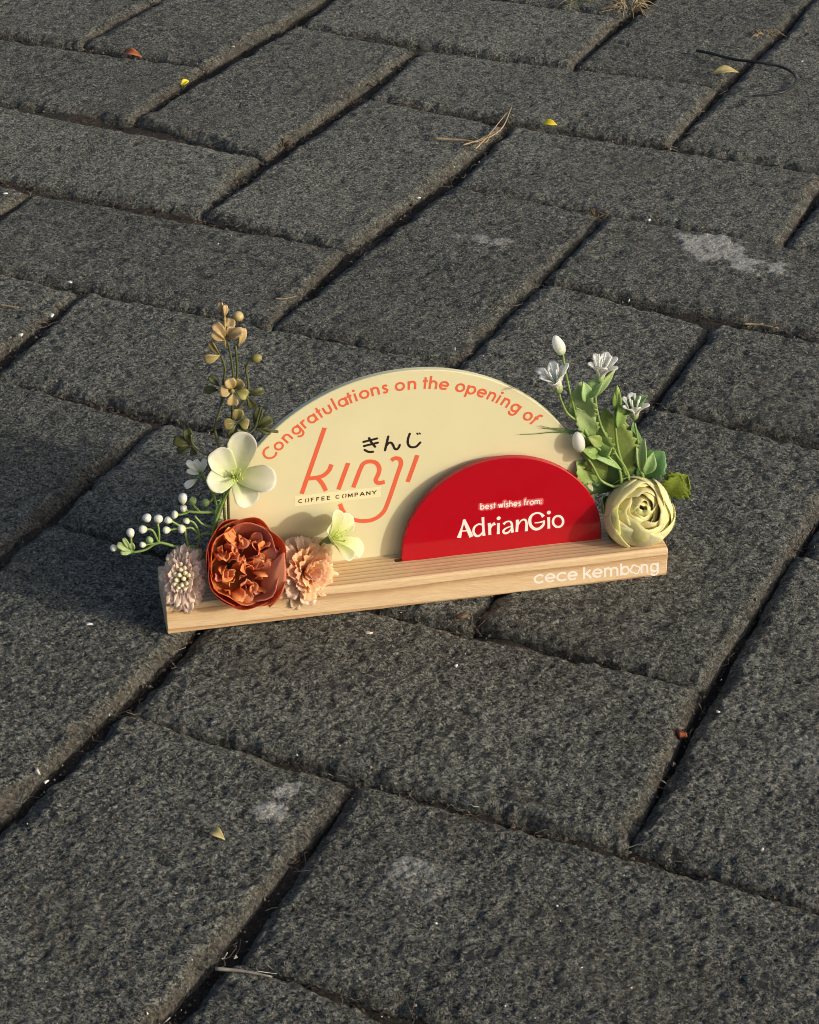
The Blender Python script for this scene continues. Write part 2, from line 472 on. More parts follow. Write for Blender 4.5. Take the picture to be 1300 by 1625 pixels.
def petal_material(name, c0, c1, trans=0.3, rough=0.6, var=0.15, vein=0.25, mid=None, nscale=260):
    """fabric or thin plastic petal: colour c0 at its base to c1 at its tip, thin enough to pass some light"""
    m, nt, N, L, bs = new_mat(name)
    at = N.new('ShaderNodeAttribute'); at.attribute_name = 'g'
    stops = [(0.0, c0), (1.0, c1)] if mid is None else [(0.0, c0), (mid[0], mid[1]), (1.0, c1)]
    r = ramp(N, stops); 
    tc = N.new('ShaderNodeTexCoord')
    n = noise_node(nt, tc.outputs['Object'], nscale, 4, 0.65)
    L.new(mathn(nt, 'ADD', at.outputs['Fac'], mathn(nt, 'MULTIPLY', mathn(nt, 'SUBTRACT', n, 0.5), 0.35)), r.inputs[0])
    info = N.new('ShaderNodeObjectInfo')
    hsv = N.new('ShaderNodeHueSaturation'); L.new(r.outputs[0], hsv.inputs['Color'])
    L.new(mathn(nt, 'ADD', mathn(nt, 'MULTIPLY', info.outputs['Random'], 2 * var), 1 - var), hsv.inputs['Value'])
    L.new(mathn(nt, 'ADD', mathn(nt, 'MULTIPLY', info.outputs['Random'], 0.03), 0.485), hsv.inputs['Hue'])
    n2 = noise_node(nt, tc.outputs['Object'], 1500, 3, 0.6)
    c = mixc(nt, vein, hsv.outputs[0], n2, 'OVERLAY')
    L.new(c, bs.inputs['Base Color']); bs.inputs['Roughness'].default_value = rough
    bs.inputs['Specular IOR Level'].default_value = 0.3
    bp = N.new('ShaderNodeBump'); bp.inputs['Distance'].default_value = 0.0004; bp.inputs['Strength'].default_value = 0.6
    L.new(n, bp.inputs['Height']); L.new(bp.outputs[0], bs.inputs['Normal'])
    if trans:
        tr = N.new('ShaderNodeBsdfTranslucent'); L.new(c, tr.inputs[0])
        mx = N.new('ShaderNodeMixShader'); mx.inputs[0].default_value = trans
        L.new(bs.outputs[0], mx.inputs[1]); L.new(tr.outputs[0], mx.inputs[2])
        L.new(mx.outputs[0], N['Material Output'].inputs['Surface'])
    return m

M_PAVER = paver_material(); M_SOIL = soil_material(); M_GROUND = ground_material(); M_WOOD = wood_material()
M_CREAM = plain('cream_acrylic', (0.715, 0.665, 0.415), 0.22, 0.5, 0.03, 30)
M_RED = plain('red_acrylic', (0.42, 0.003, 0.012), 0.10, 0.5, 0.02, 30)
M_CORAL = plain('coral_print', (0.74, 0.135, 0.062), 0.4)
M_BLACKPRINT = plain('black_print', (0.022, 0.012, 0.014), 0.4)
M_STRIP = plain('pale_strip', (0.86, 0.75, 0.46), 0.35)
M_WHITEPRINT = plain('white_print', (0.86, 0.80, 0.74), 0.5)
M_PINKPRINT = plain('pink_print', (0.68, 0.10, 0.11), 0.4)

# ------------------------------------------------------------------ pavement: herringbone of 21 x 10.5 cm concrete pavers
S = 0.105
MEAS = {(0,-2):(203,1122),(0,0):(1003,1340),(1,0):(1120,1092),(0,-1):(562,1238),(-1,-1):(378,1512),(1,-1):(756,988),(3,-1):(1040,638),(4,-1):(1132,513),(4,-2):(864,440),(3,-3):(433,515),(3,-2):(722,578),(5,-2):(962,338),(5,-3):(722,288),(4,-4):(323,338),(4,-3):(552,393),(6,-4):(585,150),(6,-3):(808,195),(5,-5):(214,188),(5,-4):(420,246),(7,-5):(475,37),(7,-4):(662,76),(6,-6):(132,68),(6,-5):(324,106),(5,-1):(1245,387),(6,-2):(1068,228),(7,-2):(1142,138),(7,-3):(912,102),(2,0):(1268,872),(3,-4):(130,458)}
OFF = {}
cls_sum = {c: [] for c in range(4)}
for (u, v), q in MEAS.items():
    X = inv(q); d = np.array([X[0] - v * S, X[1] - u * S])
    OFF[(u, v)] = d; cls_sum[(u + v) % 4].append(d)
CLS = {c: np.mean(cls_sum[c], axis=0) for c in range(4)}

def corner(u, v):
    return np.array([v * S, u * S]) + OFF.get((u, v), CLS[(u + v) % 4])

STAINS = [  # centre px, along px, half length, half width (px of the photo, on the ground), strength
    ((1148, 400), (1235, 432), 100, 26, 1.0), ((765, 378), (810, 388), 55, 13, 0.72), ((458, 1254), (485, 1240), 34, 13, 0.9),
    ((430, 1288), (432, 1318), 34, 19, 1.0), ((650, 1378), (660, 1395), 28, 22, 0.75), ((660, 1400), (690, 1420), 60, 34, 0.5), ((1290, 1200), (1300, 1240), 60, 30, 0.45),
    ((540, 900), (560, 905), 30, 10, 0.3), ((150, 480), (170, 490), 40, 14, 0.3)]
STAIN_G = []
for c, a, hl, hw, st in STAINS:
    C0 = inv(c)[:2]; D = unit(inv(a)[:2] - C0)
    mpp = np.linalg.norm(inv((c[0] + 1, c[1]))[:2] - C0)
    STAIN_G.append((C0, D, hl * mpp, hw * mpp * 1.7, st))

GAP = 0.0024
def paver_arrays(quad, res, seed, detail=True):
    q00, q10, q11, q01 = [np.asarray(q, float) for q in quad]
    ex = unit(q10 - q00); ey = unit(q01 - q00)
    i2 = GAP / 2
    q00 = q00 + (ex + ey) * i2; q10 = q10 + (-ex + ey) * i2; q11 = q11 - (ex + ey) * i2; q01 = q01 + (ex - ey) * i2
    Lx = np.linalg.norm(q10 - q00); Ly = np.linalg.norm(q01 - q00)
    nx, ny = max(6, int(Lx / res)), max(4, int(Ly / res))
    s, t = np.meshgrid(np.linspace(0, 1, nx + 1), np.linspace(0, 1, ny + 1), indexing='ij')
    xy = (q00[None, None] * ((1 - s) * (1 - t))[..., None] + q10 * (s * (1 - t))[..., None] + q11 * (s * t)[..., None] + q01 * ((1 - s) * t)[..., None])
    x, y = xy[..., 0], xy[..., 1]
    dx = np.minimum(s, 1 - s) * Lx; dy = np.minimum(t, 1 - t) * Ly
    cr = 0.005
    dx2, dy2 = dx, dy
    ax, ay = np.maximum(cr - dx, 0), np.maximum(cr - dy, 0)
    d = np.where((dx < cr) & (dy < cr), cr - np.hypot(ax, ay), np.minimum(dx, dy))
    rnd = random.Random(seed)
    wob = fbm(x * 110, y * 110, seed, 3) - 0.5
    chip = sstep(0.60, 0.8, fbm(x * 45 + 3, y * 45, seed + 5, 2))
    de = d + wob * 0.0034 - chip * 0.0022 + (fbm(x * 330, y * 330, seed + 3, 2) - 0.5) * 0.0022
    cw = 0.0050 + 0.003 * (fbm(x * 30, y * 30, seed + 9, 2) - 0.5)
    k = np.clip(1 - de / cw, 0, 1.4)
    z = -0.0030 * k ** 1.3
    cxy = xy.mean(axis=(0, 1)); tx, ty = rnd.uniform(-0.008, 0.008), rnd.uniform(-0.008, 0.008)
    z = z + (x - cxy[0]) * tx + (y - cxy[1]) * ty + rnd.uniform(-0.0006, 0.0006)
    z = z + 0.0008 * (fbm(x * 28, y * 28, 3, 2) - 0.5)
    f1, f2, cid = voronoi(x * 230 + 0.6 * fbm(x * 300, y * 300, 8, 2), y * 230, 11)
    ed = sstep(0.02, 0.32, f2 - f1)
    keep = sstep(0.35, 0.6, fbm(x * 60, y * 60, 21, 2))
    z = z + 0.0004 * (cid - 0.55) * ed * (0.3 + 0.7 * keep)
    g1, g2, gid = voronoi(x * 520, y * 520, 31)
    z = z + 0.00060 * (gid - 0.5) * sstep(0.0, 0.35, g2 - g1)
    z = z + 0.0011 * (fbm(x * 560, y * 560, 41, 2) - 0.5)
    pit = sstep(0.66, 0.74, fbm(x * 150, y * 150, 61, 2))
    z = z - 0.0005 * pit
    tone = 0.44 + 0.30 * (cid - 0.5) * ed + 0.34 * (gid - 0.5) + 0.22 * (fbm(x * 260, y * 260, 71, 2) - 0.5) + rnd.uniform(-0.05, 0.05) - 0.15 * pit
    stain = np.zeros_like(x)
    for C0, D, hl, hw, st in STAIN_G:
        rx = (x - C0[0]) * D[0] + (y - C0[1]) * D[1]; ry = -(x - C0[0]) * D[1] + (y - C0[1]) * D[0]
        rr = np.sqrt((rx / hl) ** 2 + (ry / hw) ** 2) + 1.5 * (fbm(x * 95, y * 95, 81, 4) - 0.5)
        stain = np.maximum(stain, st * sstep(1.08, 0.70, rr))
    z = z + 0.00035 * stain
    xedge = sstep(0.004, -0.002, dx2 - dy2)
    dirt_and_sunlit = np.clip(sstep(0.1, 0.7, k) * (0.30 + 0.65 * xedge) + 0.35 * sstep(0.62, 0.8, fbm(x * 18, y * 18, 91, 3)), 0, 1)  # soil brown; extra on x-facing edges paints in their warm sunlit look
    V = np.stack([x, y, z], -1).reshape(-1, 3)
    A = np.stack([np.clip(tone, 0, 1), stain, dirt_and_sunlit, np.ones_like(x)], -1).reshape(-1, 4)
    idx = np.arange((nx + 1) * (ny + 1)).reshape(nx + 1, ny + 1)
    F = np.stack([idx[:-1, :-1], idx[1:, :-1], idx[1:, 1:], idx[:-1, 1:]], -1).reshape(-1, 4)
    rim = np.concatenate([idx[:, 0], idx[-1, 1:], idx[-2::-1, -1], idx[0, -2:0:-1]])
    n0 = len(V)
    low = V[rim].copy(); low[:, 2] = -0.045
    la = A[rim].copy(); la[:, 2] = 1
    V = np.vstack([V, low]); A = np.vstack([A, la])
    lo = n0 + np.arange(len(rim))
    F = np.vstack([F, np.stack([rim, lo, np.roll(lo, -1), np.roll(rim, -1)], -1)])
    return V, F, A, cxy

pav_bricks = []
for k in range(-16, 17):
    for m in range(-8, 9):
        pav_bricks.append(('A', k + 2 * m, -k + 2 * m))
        pav_bricks.append(('B', k + 2 * m, -2 - k + 2 * m))
cand = []
centre = inv((650, 800))[:2]
for typ, u0, v0 in pav_bricks:
    du, dv = (2, 1) if typ == 'A' else (1, 2)
    if typ == 'A':
        quad = [corner(u0, v0), corner(u0, v0 + dv), corner(u0 + du, v0 + dv), corner(u0 + du, v0)]
    else:
        quad = [corner(u0, v0), corner(u0, v0 + dv), corner(u0 + du, v0 + dv), corner(u0 + du, v0)]
    quad = [np.array(q) for q in quad]
    edges = ((0, 3), (1, 2)) if typ == 'A' else ((0, 1), (3, 2))
    mids = (((u0 + 1, v0), (u0 + 1, v0 + 1)) if typ == 'A' else ((u0, v0 + 1), (u0 + 1, v0 + 1)))
    for (ea, eb), md in zip(edges, mids):
        base = (quad[ea] + quad[eb]) / 2; tdir = unit(quad[eb] - quad[ea]); nd_ = np.array([-tdir[1], tdir[0]])
        sh = nd_ * float(np.clip((corner(*md) - base) @ nd_, -0.004, 0.004)) * 0.55
        quad[ea] = quad[ea] + sh; quad[eb] = quad[eb] + sh
    c = np.mean(quad, axis=0)
    pr = np.array([to_px((q[0], q[1], 0)) for q in quad])
    depth = (RC @ np.array([c[0], c[1], 0]) + TRV)[2]
    vis = depth > 0.2 and pr[:, 0].max() > -60 and pr[:, 0].min() < 1360 and pr[:, 1].max() > -60 and pr[:, 1].min() < 1700
    cand.append((np.linalg.norm(c - centre), vis, depth, quad, typ))
cand.sort(key=lambda t: (not t[1], t[0]))
cand = cand[:290]

# the bedding under and between the pavers
bx0, bx1, by0, by1 = -1.3, 0.6, -0.7, 1.5
nx, ny = int((bx1 - bx0) / 0.006), int((by1 - by0) / 0.006)
gx, gy = np.meshgrid(np.linspace(bx0, bx1, nx + 1), np.linspace(by0, by1, ny + 1), indexing='ij')
gz = -0.0060 + 0.008 * (fbm(gx * 35, gy * 35, 5, 3) - 0.5) + 0.005 * (fbm(gx * 160, gy * 160, 6, 2) - 0.5)
gi = np.arange((nx + 1) * (ny + 1)).reshape(nx + 1, ny + 1)
pavement = add_mesh('pavement', np.stack([gx, gy, gz], -1).reshape(-1, 3), np.stack([gi[:-1, :-1], gi[1:, :-1], gi[1:, 1:], gi[:-1, 1:]], -1).reshape(-1, 4), M_SOIL)
tag(pavement, 'dark grey herringbone paving of rough concrete blocks with soil in the joints', None, kind='structure')
ground = add_mesh('ground', [(-40, -40, -0.05), (40, -40, -0.05), (40, 40, -0.05), (-40, 40, -0.05)], [(0, 1, 2, 3)], M_GROUND, smooth=False)
tag(ground, 'grey paved ground reaching away on every side', None, kind='structure')

proto = {}
joint_pts = []
for i, (dist, vis, depth, quad, typ) in enumerate(cand):
    if vis:
        res = 0.00085 if depth < 0.95 else (0.0011 if depth < 1.15 else 0.0015)
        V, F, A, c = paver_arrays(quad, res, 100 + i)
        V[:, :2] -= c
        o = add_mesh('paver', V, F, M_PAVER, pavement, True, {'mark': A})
        o.location = (c[0], c[1], 0)
        for a, b in ((0, 1), (1, 2), (2, 3), (3, 0)):
            joint_pts.append((np.asarray(quad[a]), np.asarray(quad[b])))
    else:
        c = np.mean(quad, axis=0)
        if typ not in proto:
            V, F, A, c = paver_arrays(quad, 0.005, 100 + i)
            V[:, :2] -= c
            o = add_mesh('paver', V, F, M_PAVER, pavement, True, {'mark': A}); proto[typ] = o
        else:
            o = proto[typ].copy(); COL.objects.link(o)
        o.location = (c[0], c[1], random.Random(i).uniform(-0.001, 0.001))

# grit and crumbs caught in the joints and lying on the blocks: nobody could count it
def grit_material():
    m, nt, N, L, bs = new_mat('grit')
    at = N.new('ShaderNodeAttribute'); at.attribute_name = 'g'
    r = ramp(N, [(0.0, (0.03, 0.025, 0.02)), (0.35, (0.09, 0.065, 0.045)), (0.6, (0.15, 0.12, 0.085)), (0.85, (0.12, 0.12, 0.11)), (0.95, (0.30, 0.27, 0.22)), (1.0, (0.6, 0.58, 0.54))])
    L.new(at.outputs['Fac'], r.inputs[0]); L.new(r.outputs[0], bs.inputs['Base Color']); bs.inputs['Roughness'].default_value = 0.9
    return m
rg = np.random.RandomState(4)
OCT = np.array([(1, 0, 0), (-1, 0, 0), (0, 1, 0), (0, -1, 0), (0, 0, 1), (0, 0, -1)], float)
OCTF = np.array([(0, 2, 4), (2, 1, 4), (1, 3, 4), (3, 0, 4), (2, 0, 5), (1, 2, 5), (3, 1, 5), (0, 3, 5)])
gv, gf, gg = [], [], []
def grit(p, size, tone):
    sc = size * rg.uniform(0.5, 1.0, 3); an = rg.uniform(0, 6.28); c, s = math.cos(an), math.sin(an)
    v = (OCT + rg.uniform(-0.25, 0.25, (6, 3))) * sc
    v = np.stack([v[:, 0] * c - v[:, 1] * s, v[:, 0] * s + v[:, 1] * c, v[:, 2]], 1) + p
    gf.append(OCTF + 6 * len(gv)); gv.append(v); gg.extend([tone] * 6)
for a, b in joint_pts:
    n = int(np.linalg.norm(b - a) / 0.0015)
    dens = rg.uniform(0.3, 1.0)
    for _ in range(int(n * dens)):
        t = rg.uniform(); p = a + (b - a) * t + rg.normal(0, 0.0022, 2)
        grit(np.array([p[0], p[1], -0.0050 + rg.uniform(-0.002, 0.003)]), rg.choice([0.0005, 0.0008, 0.0012, 0.0017], p=[.45, .35, .17, .03]), min(1, abs(rg.normal(0.25, 0.25))))
for _ in range(900):
    q = inv((rg.uniform(-40, 1340), rg.uniform(-40, 1660)))
    grit(np.array([q[0], q[1], 0.0003]), rg.choice([0.0004, 0.0006, 0.0010], p=[.6, .32, .08]), rg.choice([0.5, 0.75, 0.9, 1.0], p=[.3, .3, .3, .1]))
gr = add_mesh('grit', np.vstack(gv), np.vstack(gf), grit_material(), None, False, {'g': np.array(gg)})
tag(gr, 'brown soil crumbs and grit scattered in the joints of the paving', 'grit', kind='stuff')

# dry grass fibres and rootlets caught along the joints
fv, ff, fg = [], [], []
def fibre(p, d, L_, r, tone):
    n0 = len(fv) * 12
    pts = [p, p + d * L_ * 0.33 + rg.normal(0, L_ * 0.12, 3), p + d * L_ * 0.66 + rg.normal(0, L_ * 0.15, 3), p + d * L_ + rg.normal(0, L_ * 0.15, 3)]
    v = []
    for q in pts:
        q[2] = max(q[2], -0.006)
        for k_ in range(3):
            v.append(q + r * np.array([math.cos(2.1 * k_) * -d[1], math.cos(2.1 * k_) * d[0], math.sin(2.1 * k_)]))
    fv.append(np.array(v)); fg.extend([tone] * 12)
    for i_ in range(3):
        for k_ in range(3):
            ff.append((n0 + i_ * 3 + k_, n0 + i_ * 3 + (k_ + 1) % 3, n0 + i_ * 3 + 3 + (k_ + 1) % 3, n0 + i_ * 3 + 3 + k_))
for a, b in joint_pts:
    for _ in range(rg.poisson(5)):
        cen = a + (b - a) * rg.uniform(); an = rg.uniform(0, 6.28); d = np.array([math.cos(an), math.sin(an), 0.15])
        if rg.uniform() < 0.5: d = np.append(unit(b - a), 0.1)
        for _k in range(rg.choice([1, 2, 6], p=[.6, .3, .1])):
            fibre(np.array([cen[0], cen[1], -0.003]) + rg.normal(0, 0.0022, 3) * np.array([1, 1, .5]), unit(d + rg.normal(0, 0.4, 3) * np.array([1, 1, .3])), rg.uniform(0.003, 0.010), rg.choice([0.00016, 0.00028]), min(1, abs(rg.normal(0.45, 0.25))))
fb = add_mesh('dry_fibres', np.vstack(fv), np.array(ff), gr.data.materials[0], None, True, {'g': np.array(fg)})
tag(fb, 'dry grass fibres and rootlets caught along the paving joints', 'dry grass', kind='stuff')

# ------------------------------------------------------------------ the wooden stand with its two panels
BASE_L, BASE_D, BASE_H = 0.2122, 0.0318, 0.0135
CREAM_B, RED_B, PT = 0.0195, 0.0135, 0.0028
stand = Thing('greeting_stand', (BASE_L / 2, BASE_D / 2, 0), 'pine base holding a cream half-round panel and a small red one, with printed greetings', 'desk sign')

SLOTS = ((RED_B, 0.0975, 0.1870), (CREAM_B, 0.0215, 0.1875))
def build_base():
    """pine block with softened edges and two saw slots that hold the panels"""
    def prof(slots):
        P = []
        def arc(cx, cz, r, a0, a1, n=5):
            for i in range(n + 1):
                a = math.radians(a0 + (a1 - a0) * i / n); P.append((cx + r * math.cos(a), cz + r * math.sin(a)))
        arc(0.0006, 0.0006, 0.0006, 270, 180); arc(0.0013, BASE_H - 0.0013, 0.0013, 180, 90)
        for (b, x0, x1), on in zip(SLOTS, slots):
            lo = BASE_H - (0.006 if on else 0.0)
            P.extend([(b - 0.0002, BASE_H), (b - 0.00019, lo), (b + PT + 0.00019, lo), (b + PT + 0.0002, BASE_H)])
        arc(BASE_D - 0.0012, BASE_H - 0.0012, 0.0012, 90, 0); arc(BASE_D - 0.0009, 0.0009, 0.0009, 0, -90)
        return np.array(P)
    cuts = sorted({x for s_ in SLOTS for x in s_[1:]})
    rings = []
    for a in sorted(list(np.linspace(0, BASE_L, 44)) + [0.0004, BASE_L - 0.0004]):
        rings.append((a, tuple(x0 < a < x1 for _, x0, x1 in SLOTS)))
    for c in cuts:
        for e in (-1e-6, 1e-6):
            rings.append((c + e, tuple(x0 < c + e < x1 for _, x0, x1 in SLOTS)))
    rings.sort(key=lambda r: r[0])
    V = []; n = None
    for a, on in rings:
        ins = 0.0004 if a < 0.0001 or a > BASE_L - 0.0001 else 0.0
        P = prof(on); n = len(P)
        for b, z in P:
            jb = (0.0 if b < 0.0002 else 0.00022) * (vnoise(np.array([a * 90.]), np.array([b * 300 + z * 210]), 7)[0] - 0.5)
            V.append((a, b + (ins if b < BASE_D / 2 else -ins) + jb, z + (ins if z < BASE_H / 2 else -ins) + jb))
    F = []
    for i in range(len(rings) - 1):
        for k in range(n):
            F.append((i * n + k, i * n + (k + 1) % n, (i + 1) * n + (k + 1) % n, (i + 1) * n + k))
    F.append(tuple(range(n))[::-1]); F.append(tuple((len(rings) - 1) * n + k for k in range(n)))
    return np.array(V), F
ob = stand.part('wooden_base', build_base(), M_WOOD, smooth=False)
wooden_base = ob

def half_disc(cx, cz, R, zlow, b, thick, n=120, bev=0.0003):
    """upright disc segment cut flat at zlow, with softened edges"""
    a0 = math.asin(max(-1, (zlow - cz) / R))
    ang = np.linspace(a0, math.pi - a0, n + 1)
    out = np.stack([cx + R * np.cos(ang), cz + R * np.sin(ang)], 1)
    c = out.mean(axis=0)
    inn = np.stack([cx + (R - bev) * np.cos(ang), cz + (R - bev) * np.sin(ang)], 1)
    V = []
    for ring, bb in ((inn, b), (out, b + bev), (out, b + thick - bev), (inn, b + thick)):
        V += [(p[0], bb, p[1]) for p in ring]
    m = n + 1; F = []
    for r in range(3):
        for i in range(m):
            j = (i + 1) % m
            F.append((r * m + i, r * m + j, (r + 1) * m + j, (r + 1) * m + i))
    F.append(tuple(range(m))[::-1]); F.append(tuple(3 * m + i for i in range(m)))
    return np.array(V), F
CC = (0.1043, 0.01824, 0.0815)      # cream centre (along, up) and radius
RCX = (0.1436, 0.0147, 0.0432)
cream = stand.part('cream_panel', half_disc(*CC, BASE_H - 0.0055, CREAM_B, PT), M_CREAM, smooth=False, label='cream half-round acrylic panel printed with coral lettering')
red = stand.part('red_panel', half_disc(*RCX, BASE_H - 0.0055, RED_B, PT), M_RED, smooth=False, label='small glossy red half-round panel with white lettering')

# ---- lettering: every stroke is a thin raised ribbon on its surface
class Ink:
    def __init__(self, b, lift=0.00003):
        self.b = b; self.V = []; self.F = []; self.h = lift; self.step = 0.0000012
    def stroke(self, pts, w, smooth=True, cap='flat', n=None):
        """pts: (along, up) metres; w: width or list of widths"""
        P = np.asarray(pts, float)
        m = n or (10 * (len(P) - 1) if smooth and len(P) > 2 else None)
        ws = np.full(len(P), w, float) if np.isscalar(w) else np.asarray(w, float)
        if m:
            tt = np.linspace(0, len(P) - 1, m); P3 = catmull(np.c_[P, ws], m); P, ws = P3[:, :2], P3[:, 2]
        if cap == 'round':
            ext = []
            for e, o in ((0, 1), (-1, -2)):
                d = unit(P[e] - P[o]); r = ws[e] / 2
                ext.append([(P[e] + d * r * math.sin(t), ws[e] * math.cos(t)) for t in (0.45, 0.9, 1.25, 1.5)])
            P = np.vstack([[x[0] for x in ext[0][::-1]], P, [x[0] for x in ext[1]]])
            ws = np.concatenate([[x[1] for x in ext[0][::-1]], ws, [x[1] for x in ext[1]]])
        T = np.gradient(P, axis=0) if len(P) > 2 else np.repeat([P[1] - P[0]], 2, axis=0)
        if len(P) > 2 and not (smooth or cap == 'round'):
            dirs = [unit(P[i + 1] - P[i]) for i in range(len(P) - 1)]
            Nn = []
            for i in range(len(P)):
                d0 = dirs[max(0, i - 1)]; d1 = dirs[min(i, len(dirs) - 1)]
                t = unit(d0 + d1); nn = np.array([-t[1], t[0]]); k = max(0.45, nn @ np.array([-d1[1], d1[0]])); Nn.append(nn / k)
            Nn = np.array(Nn)
        else:
            Nn = np.array([unit((-t[1], t[0])) for t in T])
        lft = P + Nn * ws[:, None] / 2; rgt = P - Nn * ws[:, None] / 2
        self._strip(lft, rgt)
    def _strip(self, lft, rgt):
        n0 = len(self.V); n = len(lft); h = self.h; self.h += self.step
        for arr, bb in ((lft, self.b - h), (rgt, self.b - h), (lft, self.b + 0.00005), (rgt, self.b + 0.00005)):
            self.V += [(p[0], bb, p[1]) for p in arr]
        for i in range(n - 1):
            a, b_, c, d = n0 + i, n0 + i + 1, n0 + n + i, n0 + n + i + 1
            self.F += [(a, c, d, b_), (a, b_, b_ + 2 * n, a + 2 * n), (c, c + 2 * n, d + 2 * n, d)]
        for i in (0, n - 1):
            self.F.append((n0 + i, n0 + n + i, n0 + 3 * n + i, n0 + 2 * n + i))
    def dot(self, c, r):
        th = np.linspace(0, math.pi, 9)
        lft = np.stack([c[0] + r * np.cos(th), c[1] + r * np.sin(th)], 1); rgt = np.stack([c[0] + r * np.cos(th), c[1] - r * np.sin(th)], 1)
        self._strip(lft, rgt)
    def build(self, name, mat, parent, thing=stand):
        return thing.part(name, (np.array(self.V), self.F), mat, parent, smooth=False)

def arcp(cx, cy, rx, ry, a0, a1, n=14):
    return [(cx + rx * math.cos(math.radians(a0 + (a1 - a0) * i / n)), cy + ry * math.sin(math.radians(a0 + (a1 - a0) * i / n))) for i in range(n + 1)]

# geometric letterforms, x-height 1; each stroke a list of points (kind 's' smooth list, 'l' straight, 'd' dot)
GLY = {
    'o': (1.0, [('c', arcp(.5, .5, .5, .5, 90, 450, 24))]),
    'c': (0.85, [('c', arcp(.5, .5, .5, .5, 42, 318, 20))]),
    'e': (1.0, [('c', arcp(.5, .5, .5, .5, 0, 318, 20)), ('l', [(.02, .5), (1.02, .5)])]),
    'a': (1.0, [('c', arcp(.48, .5, .48, .5, 90, 450, 24)), ('l', [(.98, -.1), (.98, 1.1)])]),
    'b': (1.0, [('c', arcp(.52, .5, .48, .5, 90, 450, 24)), ('l', [(.02, -.1), (.02, 1.75)])]),
    'd': (1.0, [('c', arcp(.48, .5, .48, .5, 90, 450, 24)), ('l', [(.98, -.1), (.98, 1.75)])]),
    'p': (1.0, [('c', arcp(.52, .5, .48, .5, 90, 450, 24)), ('l', [(.02, -.62), (.02, 1.1)])]),
    'g': (1.0, [('c', arcp(.48, .5, .48, .5, 90, 450, 24)), ('c', [(.98, 1.1), (.98, .5), (.98, -.1)] + arcp(.5, -.12, .48, .45, 0, -165, 10))]),
    'n': (0.8, [('l', [(0, -.1), (0, 1.1)]), ('c', arcp(.4, .58, .4, .44, 180, 0, 12) + [(.8, .3), (.8, -.1)])]),
    'm': (1.35, [('l', [(0, -.1), (0, 1.1)]), ('c', arcp(.34, .62, .34, .4, 180, 0, 10) + [(.68, .3), (.68, -.1)]), ('c', arcp(1.02, .62, .34, .4, 180, 0, 10) + [(1.36, .3), (1.36, -.1)])]),
    'h': (0.8, [('l', [(0, -.1), (0, 1.75)]), ('c', arcp(.4, .58, .4, .44, 180, 0, 12) + [(.8, .3), (.8, -.1)])]),
    'u': (0.8, [('c', [(0, 1.1), (0, .7)] + arcp(.4, .42, .4, .44, 180, 360, 12) + [(.8, .7), (.8, 1.1)])]),
    'r': (0.45, [('l', [(0, -.1), (0, 1.1)]), ('c', arcp(.36, .55, .36, .47, 180, 62, 8))]),
    't': (0.4, [('l', [(.2, -.1), (.2, 1.55)]), ('l', [(-.08, 1.0), (.5, 1.0)])]),
    'l': (0.1, [('l', [(.05, -.1), (.05, 1.75)])]),
    'i': (0.1, [('l', [(.05, -.1), (.05, 1.1)]), ('d', (.05, 1.5))]),
    's': (0.55, [('c', [(.55, .86), (.42, 1.0), (.2, 1.0), (.06, .82), (.14, .62), (.36, .48), (.54, .3), (.46, .06), (.22, -.02), (.0, .12)])]),
    'f': (0.5, [('c', [(.2, -.1), (.2, .6), (.2, 1.3), (.3, 1.6), (.5, 1.66), (.62, 1.62)]), ('l', [(-.05, 1.0), (.5, 1.0)])]),
    'k': (0.75, [('l', [(0, -.1), (0, 1.75)]), ('l', [(.7, 1.05), (.06, .42)]), ('l', [(.26, .6), (.76, -.08)])]),
    'w': (1.3, [('l', [(0, 1.08), (.34, -.06)]), ('l', [(.32, -.06), (.67, 1.0)]), ('l', [(.65, 1.0), (1.0, -.06)]), ('l', [(.98, -.06), (1.32, 1.08)])]),
    ':': (0.1, [('d', (.05, .9)), ('d', (.05, .1))]),
    'C': (1.25, [('c', arcp(.78, .78, .78, .82, 48, 312, 20))]),
}

def write(ink, ch, fn, weight, dot=None):
    for kind, P in GLY[ch][1]:
        if kind == 'd': ink.dot(fn(P), (dot or weight * 0.62))
        else: ink.stroke([fn(q) for q in P], weight, smooth=False)

# greeting on the arc of the cream panel
ink = Ink(CREAM_B)
ARC = [('C', 138.4), ('o', 134.6), ('n', 130.9), ('g', 127.0), ('r', 123.9), ('a', 121.0), ('t', 118.2), ('u', 115.5), ('l', 112.9), ('a', 110.2), ('t', 107.8), ('i', 106.0), ('o', 103.2), ('n', 99.7), ('s', 96.6),
       ('o', 91.9), ('n', 88.1), ('t', 84.0), ('h', 81.4), ('e', 77.9), ('o', 72.6), ('p', 68.9), ('e', 65.2), ('n', 61.7), ('i', 59.2), ('n', 56.4), ('g', 52.5), ('o', 47.2), ('f', 44.4)]
XH = 0.0033
for ch, ang in ARC:
    wdt = GLY[ch][0]
    def fn(q, ang=ang, wdt=wdt):
        t = math.radians(ang) - (q[0] - wdt / 2) * XH / 0.0752
        r = 0.0732 + q[1] * XH * 0.97
        return (CC[0] + r * math.cos(t), CC[1] + r * math.sin(t))
    write(ink, ch, fn, 0.00092)
ink.build('arc_lettering', M_CORAL, cream)

def pan(ox, oy, sc, b):
    def f(x, y):
        q = PX(ox + x / sc, oy + y / sc, b); return (q[0], q[2])
    return f
